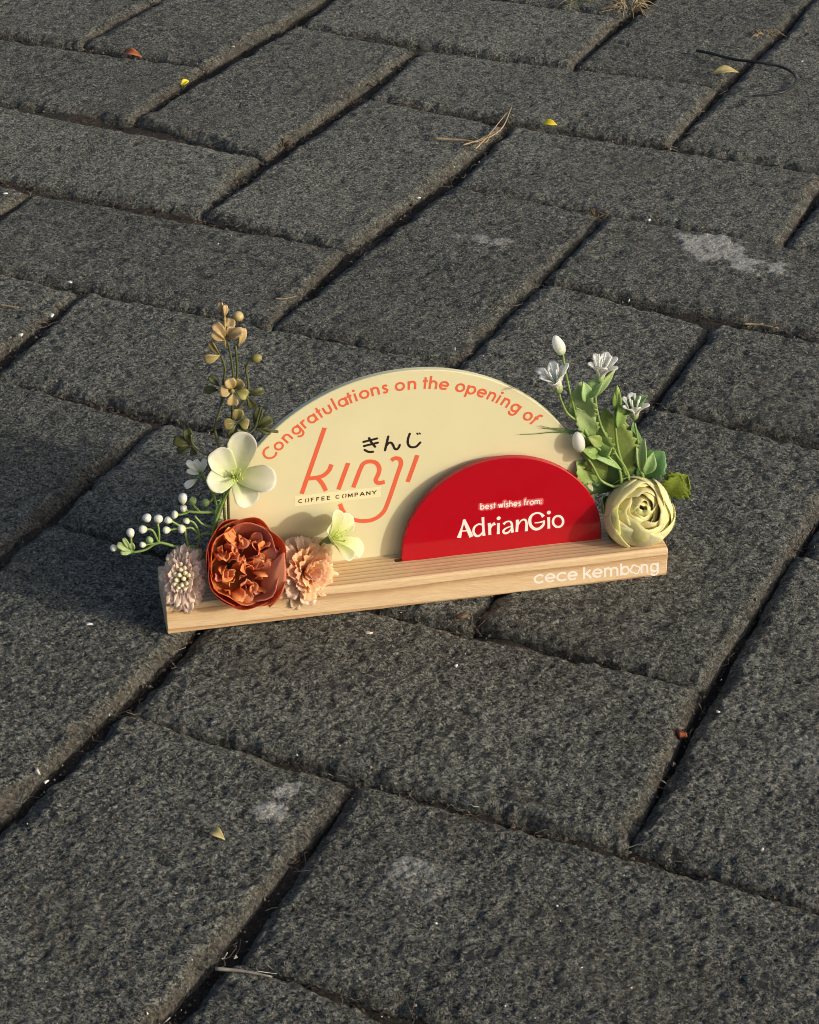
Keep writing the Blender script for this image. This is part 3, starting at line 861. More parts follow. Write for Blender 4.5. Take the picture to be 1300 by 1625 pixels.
# coral logo word
ink = Ink(CREAM_B, 0.00005); K = pan(460, 660, 5.652, CREAM_B)
def lst(f, *pts): return [f(*q) for q in pts]
LW = 0.00185
ink.stroke(lst(K, (313, 106), (107, 698)), LW)
ink.stroke(lst(K, (375, 435), (350, 490), (300, 535), (240, 553), (170, 562)), LW)
ink.stroke(lst(K, (245, 555), (290, 605), (325, 672)), LW)
ink.stroke(lst(K, (524, 422), (436, 660)), LW)
ink.stroke(lst(K, (570, 642), (632, 480), (665, 425), (720, 408), (775, 422), (803, 470), (795, 520), (772, 570), (785, 598), (815, 600), (852, 592)), LW)
ink.stroke(lst(K, (910, 398), (945, 380), (985, 388), (998, 430), (975, 500), (875, 790), (825, 878), (745, 930), (650, 943), (570, 928), (505, 888), (470, 840), (450, 788)), LW)
ink.stroke(lst(K, (1145, 352), (1058, 592)), LW)
ink.build('coral_logo', M_CORAL, cream)
# black syllables
ink = Ink(CREAM_B, 0.00005); J = pan(570, 680, 11.82, CREAM_B); JW = 0.00102
for pts in ([(85, 250), (335, 187)], [(95, 328), (350, 266)], [(188, 180), (240, 270), (300, 340)], [(108, 402), (180, 438), (260, 436)],
            [(548, 150), (515, 290), (488, 405)], [(515, 320), (555, 272), (605, 268), (640, 315), (668, 375), (710, 388), (745, 352), (762, 310)],
            [(950, 98), (920, 190), (915, 275), (950, 335), (1010, 352), (1075, 335), (1115, 298), (1148, 262)]):
    ink.stroke(lst(J, *pts), JW, smooth=len(pts) > 2, cap='round')
for pts in ([(1085, 88), (1104, 110)], [(1128, 86), (1148, 100)]):
    ink.stroke(lst(J, *pts), 0.0006, smooth=False, cap='round')
ink.build('black_lettering', M_BLACKPRINT, cream)
# pale strip with small black capitals
Q = pan(465, 765, 8.966, CREAM_B)
c4 = lst(Q, (22, 205), (1250, 65), (1250, 205), (32, 342))
st = 0.00005
sv = [(p[0], CREAM_B - st, p[1]) for p in c4] + [(p[0], CREAM_B + 0.0001, p[1]) for p in c4]
strip = stand.part('name_strip', (np.array(sv), [(0, 3, 2, 1), (0, 1, 5, 4), (1, 2, 6, 5), (2, 3, 7, 6), (3, 0, 4, 7)]), M_STRIP, cream, smooth=False)
ink = Ink(CREAM_B - st)
CAPS = {'C': [arcp(.5, .5, .48, .46, 42, 318, 12)], 'F': [[(.08, -.06), (.08, 1.0)], [(.0, .95), (.9, .95)], [(.1, .5), (.75, .5)]],
        'E': [[(.08, 0), (.08, 1.0)], [(.0, .95), (.9, .95)], [(.1, .5), (.8, .5)], [(.0, .05), (.9, .05)]],
        'M': [[(.08, -.05), (.12, 1.0)], [(.12, .95), (.5, .2), (.88, .95)], [(.92, -.05), (.88, 1.0)]],
        'P': [[(.08, -.05), (.08, 1.0)], [(.05, .95), (.55, .95), (.85, .84), (.85, .55), (.55, .42), (.05, .42)]],
        'A': [[(0, -.05), (.5, 1.0)], [(.5, 1.0), (1.0, -.05)], [(.22, .3), (.78, .3)]],
        'N': [[(.08, -.05), (.08, 1.0)], [(.08, 1.0), (.92, 0)], [(.92, -.05), (.92, 1.05)]],
        'Y': [[(0, 1.02), (.5, .45)], [(1.0, 1.02), (.5, .45)], [(.5, .48), (.5, -.05)]],
        'O': [arcp(.36, .5, .28, .5, 110, 275, 10), arcp(.64, .5, .28, .5, -70, 95, 10)]}
for ch, x0, x1 in (('C', 80, 135), ('O', 168, 225), ('F', 258, 302), ('F', 335, 380), ('E', 408, 456), ('E', 485, 532), ('C', 610, 665), ('O', 698, 757), ('M', 782, 850), ('P', 880, 927), ('A', 955, 1017), ('N', 1045, 1102), ('Y', 1127, 1187)):
    for P in CAPS[ch]:
        def g(q):
            x = x0 + (x1 - x0) * q[0] + (q[1] * 8 if ch == 'O' else 0)
            return Q(x, 298 - (x - 80) * 0.118 - q[1] * 50)
        ink.stroke([g(q) for q in P], 0.00036, smooth=False)
ink.build('small_capitals', M_BLACKPRINT, strip)

# red panel: small line with a pink halo, then the name
bw = "best wishes from:"
adv, xs = 0, []
for ch in bw:
    if ch == ' ': adv += 0.62; xs.append(None); continue
    xs.append(adv); adv += GLY[ch][0] + 0.42
R_ = pan(715, 780, 6.842, RED_B)
p0 = np.array(R_(326, 192)); p1 = np.array(R_(1000, 126)); dirv = (p1 - p0) / adv; upv = np.array([-dirv[1], dirv[0]]); upv = upv / np.linalg.norm(upv) * np.linalg.norm(dirv) * 1.12
wt = np.linalg.norm(dirv) * 0.30
for mat, nm, weight, lift in ((M_PINKPRINT, 'pink_halo', wt * 4.2, 0.00003), (M_WHITEPRINT, 'small_lettering', wt * 1.1, 0.00012)):
    ink = Ink(RED_B, lift)
    for ch, x in zip(bw, xs):
        if x is None: continue
        write(ink, ch, lambda q, x=x: p0 + dirv * (x + q[0]) + upv * q[1], weight, weight * 0.6)
    ink.build(nm, mat, red)
ink = Ink(RED_B, 0.00005)
px2m = 1 / 6.842 / 3640
def nm(pts, ws, smooth=True, cap='flat'):
    ink.stroke([R_(*q) for q in pts], [w * px2m for w in ws] if not np.isscalar(ws) else ws * px2m, smooth, cap)
nm([(150, 305), (122, 400), (92, 502)], [22, 22, 46]); nm([(146, 305), (185, 395), (228, 492)], [30, 40, 44]); nm([(112, 430), (196, 424)], 14, False)
nm([(350, 360), (305, 355), (262, 385), (250, 435), (275, 478), (315, 478), (350, 440), (360, 390)], [18, 20, 24, 26, 28, 24, 18, 14]); nm([(352, 278), (356, 380), (364, 480)], [30, 26, 32])
nm([(421, 342), (425, 405), (427, 470)], [34, 30, 32]); nm([(428, 410), (450, 368), (485, 345)], [14, 24, 40])
nm([(521, 342), (520, 400), (519, 462)], [30, 28, 32]); ink.dot(R_(523, 290), 22 * px2m)
nm([(575, 355), (605, 330), (645, 325), (665, 350), (668, 395), (674, 445)], [30, 20, 18, 24, 28, 32]); nm([(664, 375), (610, 395), (575, 425), (590, 452), (630, 442), (664, 400)], [12, 18, 24, 26, 22, 14])
nm([(727, 306), (724, 370), (719, 438)], [34, 30, 30]); nm([(730, 372), (765, 318), (805, 305), (825, 340), (824, 430)], [12, 16, 22, 26, 32])
nm([(1010, 272), (975, 238), (925, 235), (880, 262), (860, 312), (872, 368), (912, 405), (962, 402), (1005, 365), (1018, 325)], [40, 22, 22, 28, 34, 32, 32, 32, 28, 20]); nm([(914, 340), (965, 335), (1024, 320)], [12, 16, 22])
nm([(1066, 278), (1067, 340), (1068, 402)], [32, 28, 30]); ink.dot(R_(1068, 228), 22 * px2m)
nm(arcp(1168, 325, 55, 60, 90, 452, 16), 26)
ink.build('white_name', M_WHITEPRINT, red)

# white maker's lettering on the front of the base
ink = Ink(0.0, 0.00004); B_ = pan(840, 880, 5.909, 0.0)
for ch, x0, x1 in (('c', 50, 128), ('e', 155, 238), ('c', 262, 342), ('e', 366, 446), ('k', 514, 578), ('e', 598, 680), ('m', 708, 826), ('b', 860, 932), ('n', 1052, 1106), ('g', 1138, 1204)):
    wd = {'c': .85, 'e': 1.0, 'k': .75, 'm': 1.36, 'b': 1.0, 'n': .8, 'g': .98}[ch]
    def g(q):
        x = x0 + (x1 - x0) * q[0] / wd
        up = q[1] * 70 if q[1] > 0 else q[1] * (58 if ch == 'g' else 70)
        if q[1] > 1.2: up = 70 + (q[1] - 1) * 44
        return B_(x, 268 - (x - 50) * 0.0985 - up)
    write(ink, ch, g, 0.00088)
fl = []
for a in range(0, 361, 10):
    r = 30 + 12 * abs(math.cos(math.radians(2 * a))) ; fl.append(B_(992 + r * 1.12 * math.cos(math.radians(a + 20)), 140 - r * math.sin(math.radians(a + 20))))
ink.stroke(fl, 0.0006, smooth=False)
ink.build('white_lettering', M_WHITEPRINT, wooden_base)

# ------------------------------------------------------------------ artificial flowers fixed along the base
M_STEM = plain('green_stem_plastic', (0.20, 0.30, 0.075), 0.45, 0.5, 0.2, 200)
M_STEM_DK = plain('dark_olive_stem', (0.075, 0.085, 0.028), 0.5, 0.5, 0.25, 200)
M_PEONY_OUT = petal_material('peony_outer_petal', (0.60, 0.19, 0.05), (0.72, 0.20, 0.085), 0.45, 0.6, 0.12, 0.2)
M_PEONY_IN = petal_material('peony_inner_petal', (0.72, 0.16, 0.04), (0.95, 0.46, 0.19), 0.45, 0.6, 0.22, 0.2)
M_PEONY_ROSE = petal_material('peony_rosy_petal', (0.62, 0.18, 0.075), (0.80, 0.30, 0.21), 0.4, 0.6, 0.12, 0.2)
M_MAUVE = petal_material('mauve_petal', (0.84, 0.64, 0.50), (0.92, 0.75, 0.64), 0.40, 0.7, 0.12, 0.2)
M_MAUVE_C = petal_material('cream_stamen', (0.80, 0.64, 0.40), (0.90, 0.80, 0.58), 0.2, 0.7, 0.08, 0.15)
M_PEACH = petal_material('peach_petal', (0.94, 0.54, 0.27), (0.95, 0.70, 0.47), 0.46, 0.65, 0.10, 0.2)
M_PEACH_PALE = petal_material('pale_peach_petal', (0.88, 0.62, 0.42), (0.92, 0.78, 0.62), 0.40, 0.65, 0.08, 0.2)
M_BLOSSOM = petal_material('white_blossom_petal', (0.58, 0.68, 0.22), (0.92, 0.91, 0.80), 0.45, 0.5, 0.04, 0.12, (0.42, (0.80, 0.82, 0.56)))
M_BLOSSOM_G = petal_material('greenish_blossom_petal', (0.50, 0.60, 0.16), (0.84, 0.84, 0.66), 0.34, 0.5, 0.05, 0.12, (0.5, (0.70, 0.76, 0.36)))
M_STAMEN = plain('yellow_green_stamen', (0.55, 0.62, 0.16), 0.5)
M_TAN = petal_material('tan_paddle', (0.30, 0.24, 0.085), (0.56, 0.40, 0.20), 0.12, 0.4, 0.12, 0.15, None, 180)
M_OLIVE = petal_material('olive_paddle', (0.12, 0.12, 0.035), (0.30, 0.25, 0.09), 0.12, 0.4, 0.15, 0.15, None, 180)
M_DKOLIVE = petal_material('dark_olive_leaf', (0.045, 0.055, 0.018), (0.085, 0.095, 0.03), 0.12, 0.4, 0.2, 0.15, None, 180)
M_BERRY = petal_material('white_berry', (0.48, 0.58, 0.18), (0.84, 0.84, 0.80), 0.12, 0.35, 0.03, 0.05, (0.45, (0.80, 0.82, 0.68)))
M_WHITE_P = petal_material('white_flower_petal', (0.56, 0.66, 0.34), (0.95, 0.95, 0.93), 0.42, 0.45, 0.02, 0.05, (0.35, (0.88, 0.90, 0.80)))
M_LEAF = petal_material('green_leaf', (0.20, 0.31, 0.075), (0.34, 0.46, 0.13), 0.22, 0.45, 0.15, 0.35, None, 420)
M_LEAF_DK = petal_material('dark_green_leaf', (0.075, 0.155, 0.05), (0.13, 0.25, 0.085), 0.15, 0.45, 0.15, 0.3, None, 420)
M_LEAF_LT = petal_material('light_green_leaf', (0.26, 0.42, 0.13), (0.46, 0.60, 0.27), 0.25, 0.45, 0.1, 0.25, None, 420)
M_MOSSY = petal_material('mossy_leaf', (0.10, 0.15, 0.015), (0.22, 0.27, 0.03), 0.2, 0.7, 0.15, 0.6, None, 900)
M_ROSE = petal_material('cream_rose_petal', (0.80, 0.74, 0.20), (0.95, 0.91, 0.52), 0.40, 0.5, 0.03, 0.12, (0.5, (0.90, 0.82, 0.34)))
M_ROSE_OUT = petal_material('pale_rose_petal', (0.74, 0.74, 0.30), (0.95, 0.91, 0.56), 0.38, 0.5, 0.03, 0.12, (0.45, (0.86, 0.83, 0.60)))
TOP = BASE_H
to_cam = lambda p: unit(CAM_L - np.asarray(p))

# --- orange peony
hc = PX(385, 895, 0.0060)
ax = unit(np.array([0.10, -0.80, 0.48]))
fr = frame(ax, 0.0) * np.array([0.97, 1.10, 1.0])[:, None]
org = hc - ax * 0.0118
pe = Thing('peony', (hc[0], 0.012, TOP), 'burnt orange peony with crumpled inner petals between the mauve and peach blooms', 'flower')
pe.part('stem', tube([(hc[0], 0.013, TOP - 0.001), org + np.array([0, 0.003, -0.003]), org], 0.0016), M_STEM)
rnd = random.Random(11)
for i in range(6):
    ph = i * math.pi / 3 + 0.25
    o = pe.part('petal', place(petal(0.0278, 0.0148, 0.0165, 88, 2, 0.001, 0.35, 0.6, 0.16, 2.6, ruffle=0.0008, rfreq=1.1, seed=i, nu=12, nv=14, curl=0.75, thick=0.00016), org, fr, ph), M_PEONY_OUT)
for i in range(4):
    ph = i * math.pi / 2 + 0.9
    pe.part('petal', place(petal(0.0252, 0.0130, 0.0158, 86, 2, 0.0008, 0.35, 0.6, 0.2, 2.6, ruffle=0.0008, rfreq=1.2, seed=20 + i, nu=12, nv=10, curl=0.72), org, fr, ph), M_PEONY_ROSE if i in (0, 3) else M_PEONY_OUT)
# the loose rosy petal standing at its right
pr0 = PX(425, 966, 0.001); pr1 = PX(446, 880, 0.000)
pe.part('petal', leaf(pr0, pr1, 0.0115, unit([-0.65, -0.7, 0.3]), fold=-0.3, bend=0.14, wpos=0.5, nu=14, nv=10, seed=5), M_PEONY_ROSE)
for i in range(62):
    q = i / 62
    rr = 0.0112 * math.sqrt(rnd.uniform(0.0, 1.0)); ph = rnd.uniform(0, 6.283)
    o2 = org + (np.array([math.cos(ph) * rr, math.sin(ph) * rr, 0.0075 + rnd.uniform(0, 0.0032)])) @ fr
    tilt = unit(np.array([math.cos(ph) * rr * 40, math.sin(ph) * rr * 40, 1.0]) + np.array([rnd.uniform(-.35, .35), rnd.uniform(-.35, .35), 0])) @ fr
    L_ = rnd.uniform(0.0070, 0.0112) * (1.12 - 0.35 * rr / 0.0112)
    pt = petal(L_, rnd.uniform(0.0020, 0.0036), rnd.uniform(0.0024, 0.007), rnd.uniform(-10, 15), rnd.uniform(15, 75), 0.0003, 0.45, 0.6, 0.3, 2.0, teeth=0.10, nteeth=3, ruffle=0.0007, rfreq=1.5, seed=60 + i, nu=7, nv=6, thick=0.00018)
    pe.part('inner_petal', place(pt, o2, frame(tilt), rnd.uniform(0, 6.28)), M_PEONY_IN if rnd.random() < 0.72 else M_PEONY_ROSE)

# --- mauve bloom at the left end
hc = PX(291, 918, 0.0040)
ax = unit(np.array([-0.22, -0.78, 0.50])); fr = frame(ax, 0.0) * np.array([0.78, 1.12, 1.0])[:, None]; org = hc - ax * 0.0045
mv = Thing('chrysanthemum', (0.012, 0.012, TOP), 'pale mauve layered bloom with cream centre at the left end of the base', 'flower')
mv.part('stem', tube([(0.014, 0.013, TOP - 0.001), org + np.array([0.002, 0.002, -0.004]), org], 0.0015), M_STEM)
rnd = random.Random(5)
for ring, (n, L_, t0, t1, w) in enumerate(((15, 0.0134, 60, 116, 0.0030), (15, 0.0126, 50, 98, 0.0030), (14, 0.0112, 42, 80, 0.0027), (12, 0.0092, 30, 62, 0.0023))):
    for i in range(n):
        ph = (i + 0.5 * ring) * 2 * math.pi / n + rnd.uniform(-.1, .1)
        o2 = org + np.array([0, 0, 0.0008 * ring]) @ fr
        mv.part('petal', place(petal(L_ * rnd.uniform(.9, 1.08), w, 0.004, t0 + rnd.uniform(-8, 8), t1 + rnd.uniform(-12, 12), 0.0008, 0.28, 0.8, 0.22, 2.2, teeth=0.16, nteeth=3, ruffle=0.0006, rfreq=1.5, seed=i + 30 * ring, nu=7, nv=6, thick=0.00016), o2, fr, ph), M_MAUVE)
for i in range(16):
    ph = i * 2.4; rr = 0.0009 + 0.0036 * math.sqrt(i / 16)
    a = org + np.array([math.cos(ph) * rr * .6, math.sin(ph) * rr * .6, 0.002]) @ fr
    b = org + np.array([math.cos(ph) * rr * 1.2, math.sin(ph) * rr * 1.2, 0.0098 - 0.0016 * (i / 16)]) @ fr
    mv.part('stamen', ellipsoid(a, b, 0.00105, 7, 6, 0.8), M_MAUVE_C)

# --- peach bloom
hc = PX(489, 907, 0.006)
ax = unit(np.array([0.42, -0.74, 0.45])); fr = frame(ax, 0.4); org = hc - ax * 0.005
pc = Thing('carnation', (hc[0], 0.012, TOP), 'peach carnation with ruffled petals right beside the orange peony', 'flower')
pc.part('stem', tube([(hc[0], 0.013, TOP - 0.001), org + np.array([-0.001, 0.002, -0.003]), org], 0.0015), M_STEM)
rnd = random.Random(8)
for ring, (n, L_, t0, t1, w, m_) in enumerate(((10, 0.0160, 68, 108, 0.0048, M_PEACH_PALE), (9, 0.0152, 58, 92, 0.0048, M_PEACH_PALE), (8, 0.0138, 46, 76, 0.0058, M_PEACH), (6, 0.0118, 32, 58, 0.0056, M_PEACH), (5, 0.0098, 10, 36, 0.0046, M_PEACH))):
    for i in range(n):
        ph = (i + 0.5 * ring) * 2 * math.pi / n + rnd.uniform(-.12, .12)
        o2 = org + np.array([0, 0, 0.0007 * ring]) @ fr
        pc.part('petal', place(petal(L_ * rnd.uniform(.88, 1.08), w, 0.0065, t0 + rnd.uniform(-8, 8), t1 + rnd.uniform(-12, 12), 0.0006, 0.22, 0.9, 0.18, 2.4, teeth=0.12, nteeth=8, ruffle=0.0009, rfreq=2.0, seed=i + 40 * ring, nu=8, nv=16, thick=0.00016), o2, fr, ph), m_)

# --- five-petalled blossoms
def blossom(name, centre, axis, petals, mat, label, L0, W0, stem_pts, stam=9, seed=1):
    fr = frame(axis, 0.0)
    th = Thing(name, stem_pts[0], label, 'flower')
    th.part('stem', tube(stem_pts + [centre - unit(axis) * 0.001], 0.0007, r2=0.0006), M_STEM)
    th.part('calyx', ellipsoid(centre - unit(axis) * 0.0028, centre + unit(axis) * 0.0008, 0.0017), M_STEM)
    for k, (deg, ls, t0, t1) in enumerate(petals):
        th.part('petal', place(petal(L0 * ls, W0 * (0.6 + 0.4 * ls), 0.0085, t0, t1, 0.0004, 0.18, 0.62, 0.30, 2.6, ruffle=0.0007, rfreq=1.1, seed=seed * 10 + k, nu=14, nv=14, thick=0.00014), centre, fr, math.radians(deg)), mat)
    rnd = random.Random(seed)
    for k in range(stam):
        ph = k * 2.4; sp = rnd.uniform(0.15, 0.55)
        d = np.array([math.cos(ph) * sp, math.sin(ph) * sp, 1.0]) @ fr
        tip = centre + unit(d) * rnd.uniform(0.005, 0.0078)
        st_ = th.part('stamen', tube([centre, tip], 0.00022, 5, 4), M_STAMEN)
        th.part('anther', ellipsoid(tip - unit(d) * 0.0004, tip + unit(d) * 0.0006, 0.00042, 6, 5), M_STAMEN, st_)
    return th
c1 = PX(373, 757, 0.0075)
blossom('blossom', c1, np.array([-0.02, -0.80, 0.56]), [(72, 1.12, 62, 52), (128, 0.86, 55, 58), (190, 0.70, 56, 66), (-12, 0.92, 66, 78), (-66, 0.72, 74, 92)], M_BLOSSOM,
        'open creamy white blossom with five petals, high above the orange peony', 0.0180, 0.0076,
        [PX(335, 905, 0.012) * np.array([1, 1, 0]) + np.array([0, 0, TOP]), PX(338, 850, 0.012), PX(352, 800, 0.0105)], 9, 1)
c2 = PX(524, 856, 0.010)
blossom('blossom', c2, np.array([0.66, -0.50, 0.56]), [(86, 0.88, 40, 46), (150, 0.92, 46, 52), (20, 0.82, 44, 52), (-60, 0.95, 58, 78), (-130, 0.9, 44, 56)], M_BLOSSOM_G,
        'pale greenish white blossom turned to the right beside the peach carnation', 0.0158, 0.0062,
        [PX(505, 915, 0.0135) * np.array([1, 1, 0]) + np.array([0, 0, TOP]), PX(508, 868, 0.013), PX(514, 858, 0.0115)], 8, 2)

# --- tall olive and tan sprig
G7 = lambda x, y, b=0.0125: PX(260 + x / 5.909, 470 + y / 5.909, b)
base_pt = np.array([G7(560, 1500)[0], 0.0135, TOP - 0.001])
sp = Thing('tan_sprig', base_pt, 'tall tan and olive sprig of round paddle leaves rising at the left', 'artificial plant')
def stems(th, lists, r, mat, f):
    for P in lists:
        pts = [f(*q) if len(q) < 4 else q for q in P]
        th.part('stem', tube(pts, r * 1.15, 7, None, r * 0.8), mat)
G = G7
sp.part('stem', tube([base_pt, G(600, 1700), G(630, 1350), G(640, 1100), G(655, 880), G(640, 640), G(603, 430)], 0.00062, 7, None, 0.00042), M_STEM_DK)
sp.part('stem', tube([G(655, 900), G(690, 720), G(672, 460)], 0.0005), M_STEM_DK)
sp.part('stem', tube([base_pt + np.array([-0.001, 0, 0]), G(540, 1600), G(500, 1340), G(480, 1230), G(530, 1050), G(560, 900), G(558, 800), G(575, 680), G(538, 562)], 0.0006, 7, None, 0.00042), M_STEM_DK)
sp.part('stem', tube([G(650, 1120), G(730, 1010), G(785, 930), G(790, 800), G(772, 680), G(800, 608), G(830, 580)], 0.0005), M_STEM_DK)
sp.part('stem', tube([G(630, 1350), G(760, 1300), G(850, 1240), G(890, 1110), G(910, 1040)], 0.00045), M_STEM_DK)
sp.part('stem', tube([G(520, 1480), G(380, 1480), G(270, 1380), G(255, 1300)], 0.00045), M_STEM_DK)
sp.part('stem', tube([G(572, 480, 0.0125), G(572, 250, 0.0125), G(565, 130)], 0.0004), M_TAN)
cam_n = to_cam(G(600, 600))
def pad(p0, p1, w, mat, n=(0, 0, 0), b=0.0125, b1=None, cup=0.35, nm_='paddle'):
    a = G(*p0, b); c = G(*p1, b if b1 is None else b1)
    sp.part(nm_, leaf(a, c, w / 5.909 / 3900, unit(cam_n + np.array(n)), fold=cup, bend=0.14, wpos=0.58, blunt=0.9, nu=9, nv=8, thick=0.0006), mat)
pad((585, 400), (478, 262), 100, M_TAN, (-.2, 0, .3)); pad((585, 405), (462, 350), 82, M_TAN, (0, .2, -.6), 0.0125, 0.009)
pad((590, 395), (625, 212), 105, M_TAN, (0, 0, .3), 0.013, 0.017); pad((600, 410), (735, 322), 95, M_TAN, (.3, 0, .8), 0.012, 0.009); pad((610, 410), (650, 290), 110, M_TAN, (0, 0, -.3), 0.013)
pad((690, 470), (745, 305), 85, M_TAN, (.7, 0, 0), 0.0125)
pad((562, 200), (575, 85), 55, M_TAN, (.6, 0, 0)); pad((555, 160), (530, 62), 50, M_TAN, (-.5, 0, 0), 0.014)
sp.part('berry', ellipsoid(G(690, 232), G(706, 146), 50 / 5.909 / 3900, 12, 10), M_TAN)
sp.part('berry', ellipsoid(G(812, 588), G(922, 574), 42 / 5.909 / 3900, 12, 10), M_OLIVE)
pad((530, 550), (382, 592), 92, M_TAN, (-.2, 0, -.5)); pad((530, 548), (430, 432), 60, M_OLIVE, (-.6, 0, .1))
for k, (dx, dy) in enumerate([(-45, -105), (75, -90), (125, 50), (-15, 140), (-125, 10)]):
    pad((655 + dx * 0.15, 880 + dy * 0.15), (655 + dx, 885 + dy), 108, M_TAN if k in (0, 3, 4) else M_OLIVE, (dx / 300., 0, -dy / 300.), 0.0115, 0.0095)
sp.part('berry', ellipsoid(G(640, 900, 0.0115), G(640, 880, 0.009), 0.0011), M_OLIVE)
for k, (dx, dy) in enumerate([(15, -120), (-120, 20), (110, 20), (-45, 140), (60, 110)]):
    pad((685 + dx * 0.12, 1180 + dy * 0.12), (685 + dx, 1185 + dy), 105, M_OLIVE if k in (0, 1, 2) else M_DKOLIVE, (dx / 300., 0, -dy / 300.), 0.0115, 0.0095)
for p0, p1, w in (((525, 850), (430, 755), 60), ((515, 880), (385, 880), 75), ((790, 930), (935, 880), 75), ((780, 940), (840, 1040), 80), ((860, 1240), (900, 1050), 85), ((860, 1240), (1010, 1150), 100), ((860, 1250), (1000, 1275), 60), ((870, 1250), (1075, 1268), 30), ((262, 1400), (95, 1350), 105), ((262, 1390), (215, 1250), 90), ((255, 1410), (130, 1455), 75), ((265, 1400), (285, 1490), 60)):
    pad(p0, p1, w, M_DKOLIVE, (random.Random(w).uniform(-.4, .4), 0, .3), 0.0145, nm_='leaf')

# --- white berry sprig at the far left
G6 = lambda x, y, b=0.013: PX(160 + x / 5.909, 670 + y / 5.909, b)
bp_ = np.array([0.019, 0.0145, TOP - 0.001])
bs_ = Thing('berry_sprig', bp_, 'green sprig of small white berries leaning out past the left end', 'artificial plant')
for P in ([bp_, G6(1000, 1330), G6(900, 1180), G6(720, 1170), G6(545, 1130), G6(420, 1195), G6(300, 1222)], [bp_ + np.array([0.001, 0, 0]), G6(1060, 1250), G6(1080, 1000), G6(1085, 820), G6(1060, 690), G6(985, 540), G6(950, 480)],
          [G6(1085, 840), G6(950, 845), G6(810, 835)]):
    bs_.part('stem', tube(P, 0.0007, 7, None, 0.0005), M_STEM)
for P in ([(545, 1130), (548, 1050), (535, 950)], [(545, 1130), (490, 1020), (430, 1000)], [(520, 1140), (470, 1140), (420, 1150)], [(300, 1222), (220, 1195), (150, 1182)], [(300, 1222), (290, 1150), (282, 1080)], [(300, 1222), (260, 1170), (230, 1110)],
          [(905, 1180), (925, 1060), (880, 950), (815, 918)], [(905, 1040), (850, 990), (785, 1000)], [(790, 1000), (720, 960), (660, 925)], [(800, 1020), (720, 1000), (650, 1010)], [(940, 850), (880, 790), (865, 760)], [(830, 838), (775, 860), (720, 870)], [(815, 835), (778, 790), (772, 740)], [(1060, 990), (960, 960), (880, 880)], [(1075, 1060), (960, 1045), (880, 1100)], [(820, 1160), (800, 1080), (790, 1010)],
          [(1060, 700), (1030, 740), (990, 755)], [(950, 490), (880, 540), (850, 570)], [(1170, 600), (1115, 760), (1085, 940)]):
    bs_.part('stem', tube([G6(*q) for q in P], 0.00045), M_STEM)
for x0, y0, x1, y1, r, m_ in ((288, 1085, 272, 998, 38, 0), (160, 1182, 88, 1178, 34, 0), (450, 935, 420, 866, 42, 0), (535, 950, 545, 872, 42, 0), (440, 1000, 358, 1010, 40, 0), (430, 1150, 362, 1148, 30, 0), (672, 930, 600, 908, 36, 0), (658, 1008, 580, 1015, 36, 0), (728, 868, 665, 865, 40, 0), (772, 770, 768, 668, 42, 0), (778, 845, 776, 778, 34, 0), (800, 990, 722, 1008, 44, 0), (820, 900, 790, 945, 34, 0),
                              (970, 790, 995, 725, 38, 1), (862, 780, 868, 705, 34, 1), (430, 1130, 480, 1085, 38, 1), (230, 1150, 270, 1180, 34, 1)):
    bs_.part('berry', ellipsoid(G6(x0, y0), G6(x1, y1), r / 5.909 / 3950, 10, 8, 0.5), M_BERRY if m_ == 0 else M_LEAF_LT)
nb_ = to_cam(G6(800, 700))
for p0, p1, w, m_ in (((945, 470), (812, 372), 70, 0), ((950, 465), (890, 358), 60, 0), ((955, 470), (975, 352), 62, 0), ((930, 490), (812, 455), 50, 0), ((910, 535), (788, 605), 72, 0), ((300, 1215), (160, 1145), 70, 1), ((295, 1225), (190, 1225), 50, 1), ((290, 1200), (215, 1095), 45, 1), ((310, 1200), (285, 1140), 60, 1), ((1085, 930), (1110, 780), 46, 2), ((1060, 700), (1100, 640), 40, 2)):
    bs_.part('petal' if m_ == 0 else 'leaf', leaf(G6(*p0), G6(*p1, 0.011), w / 5.909 / 3950, unit(nb_ + np.array([-.2, 0, .2])), fold=0.3, bend=0.12, wpos=0.6, blunt=0.7, nu=8, nv=6), (M_WHITE_P, M_LEAF_LT, M_LEAF_LT)[m_])
rnd = random.Random(3)
for k in range(22):
    t = rnd.random(); a = G6(1120 - 30 * t, 720 + 230 * t)
    bs_.part('needle', tube([a, a + np.array([rnd.choice([-1, 1]) * rnd.uniform(.001, .0026), rnd.uniform(-.002, .0005), rnd.uniform(-.0004, .0014)])], 0.00028, 5, 4, 0.00008), M_LEAF_LT)

# --- leafy sprig with small white flowers at the right end
G4 = lambda x, y, b=0.0165: PX(820 + x / 3.693, 520 + y / 3.693, b)
wp = np.array([0.1965, 0.018, TOP - 0.001])
ws = Thing('flowering_sprig', wp, 'leafy green sprig with small white flowers behind the cream rose', 'artificial plant')
for P in ([wp, G4(660, 900), G4(570, 720), G4(500, 590), G4(470, 480), G4(462, 385), G4(485, 330)], [wp + np.array([-.001, 0, 0]), G4(610, 870), G4(540, 760), G4(450, 680), G4(380, 570), G4(300, 505), G4(262, 430), G4(250, 390)],
          [wp + np.array([.001, 0, 0]), G4(735, 900), G4(725, 830), G4(715, 700), G4(692, 560)], [G4(640, 860), G4(595, 720), G4(580, 600), G4(578, 470)],
          [wp, G4(620, 950), G4(560, 930), G4(490, 890), G4(440, 800), G4(380, 722)]):
    ws.part('stem', tube(P, 0.0007, 7, None, 0.00048), M_STEM)
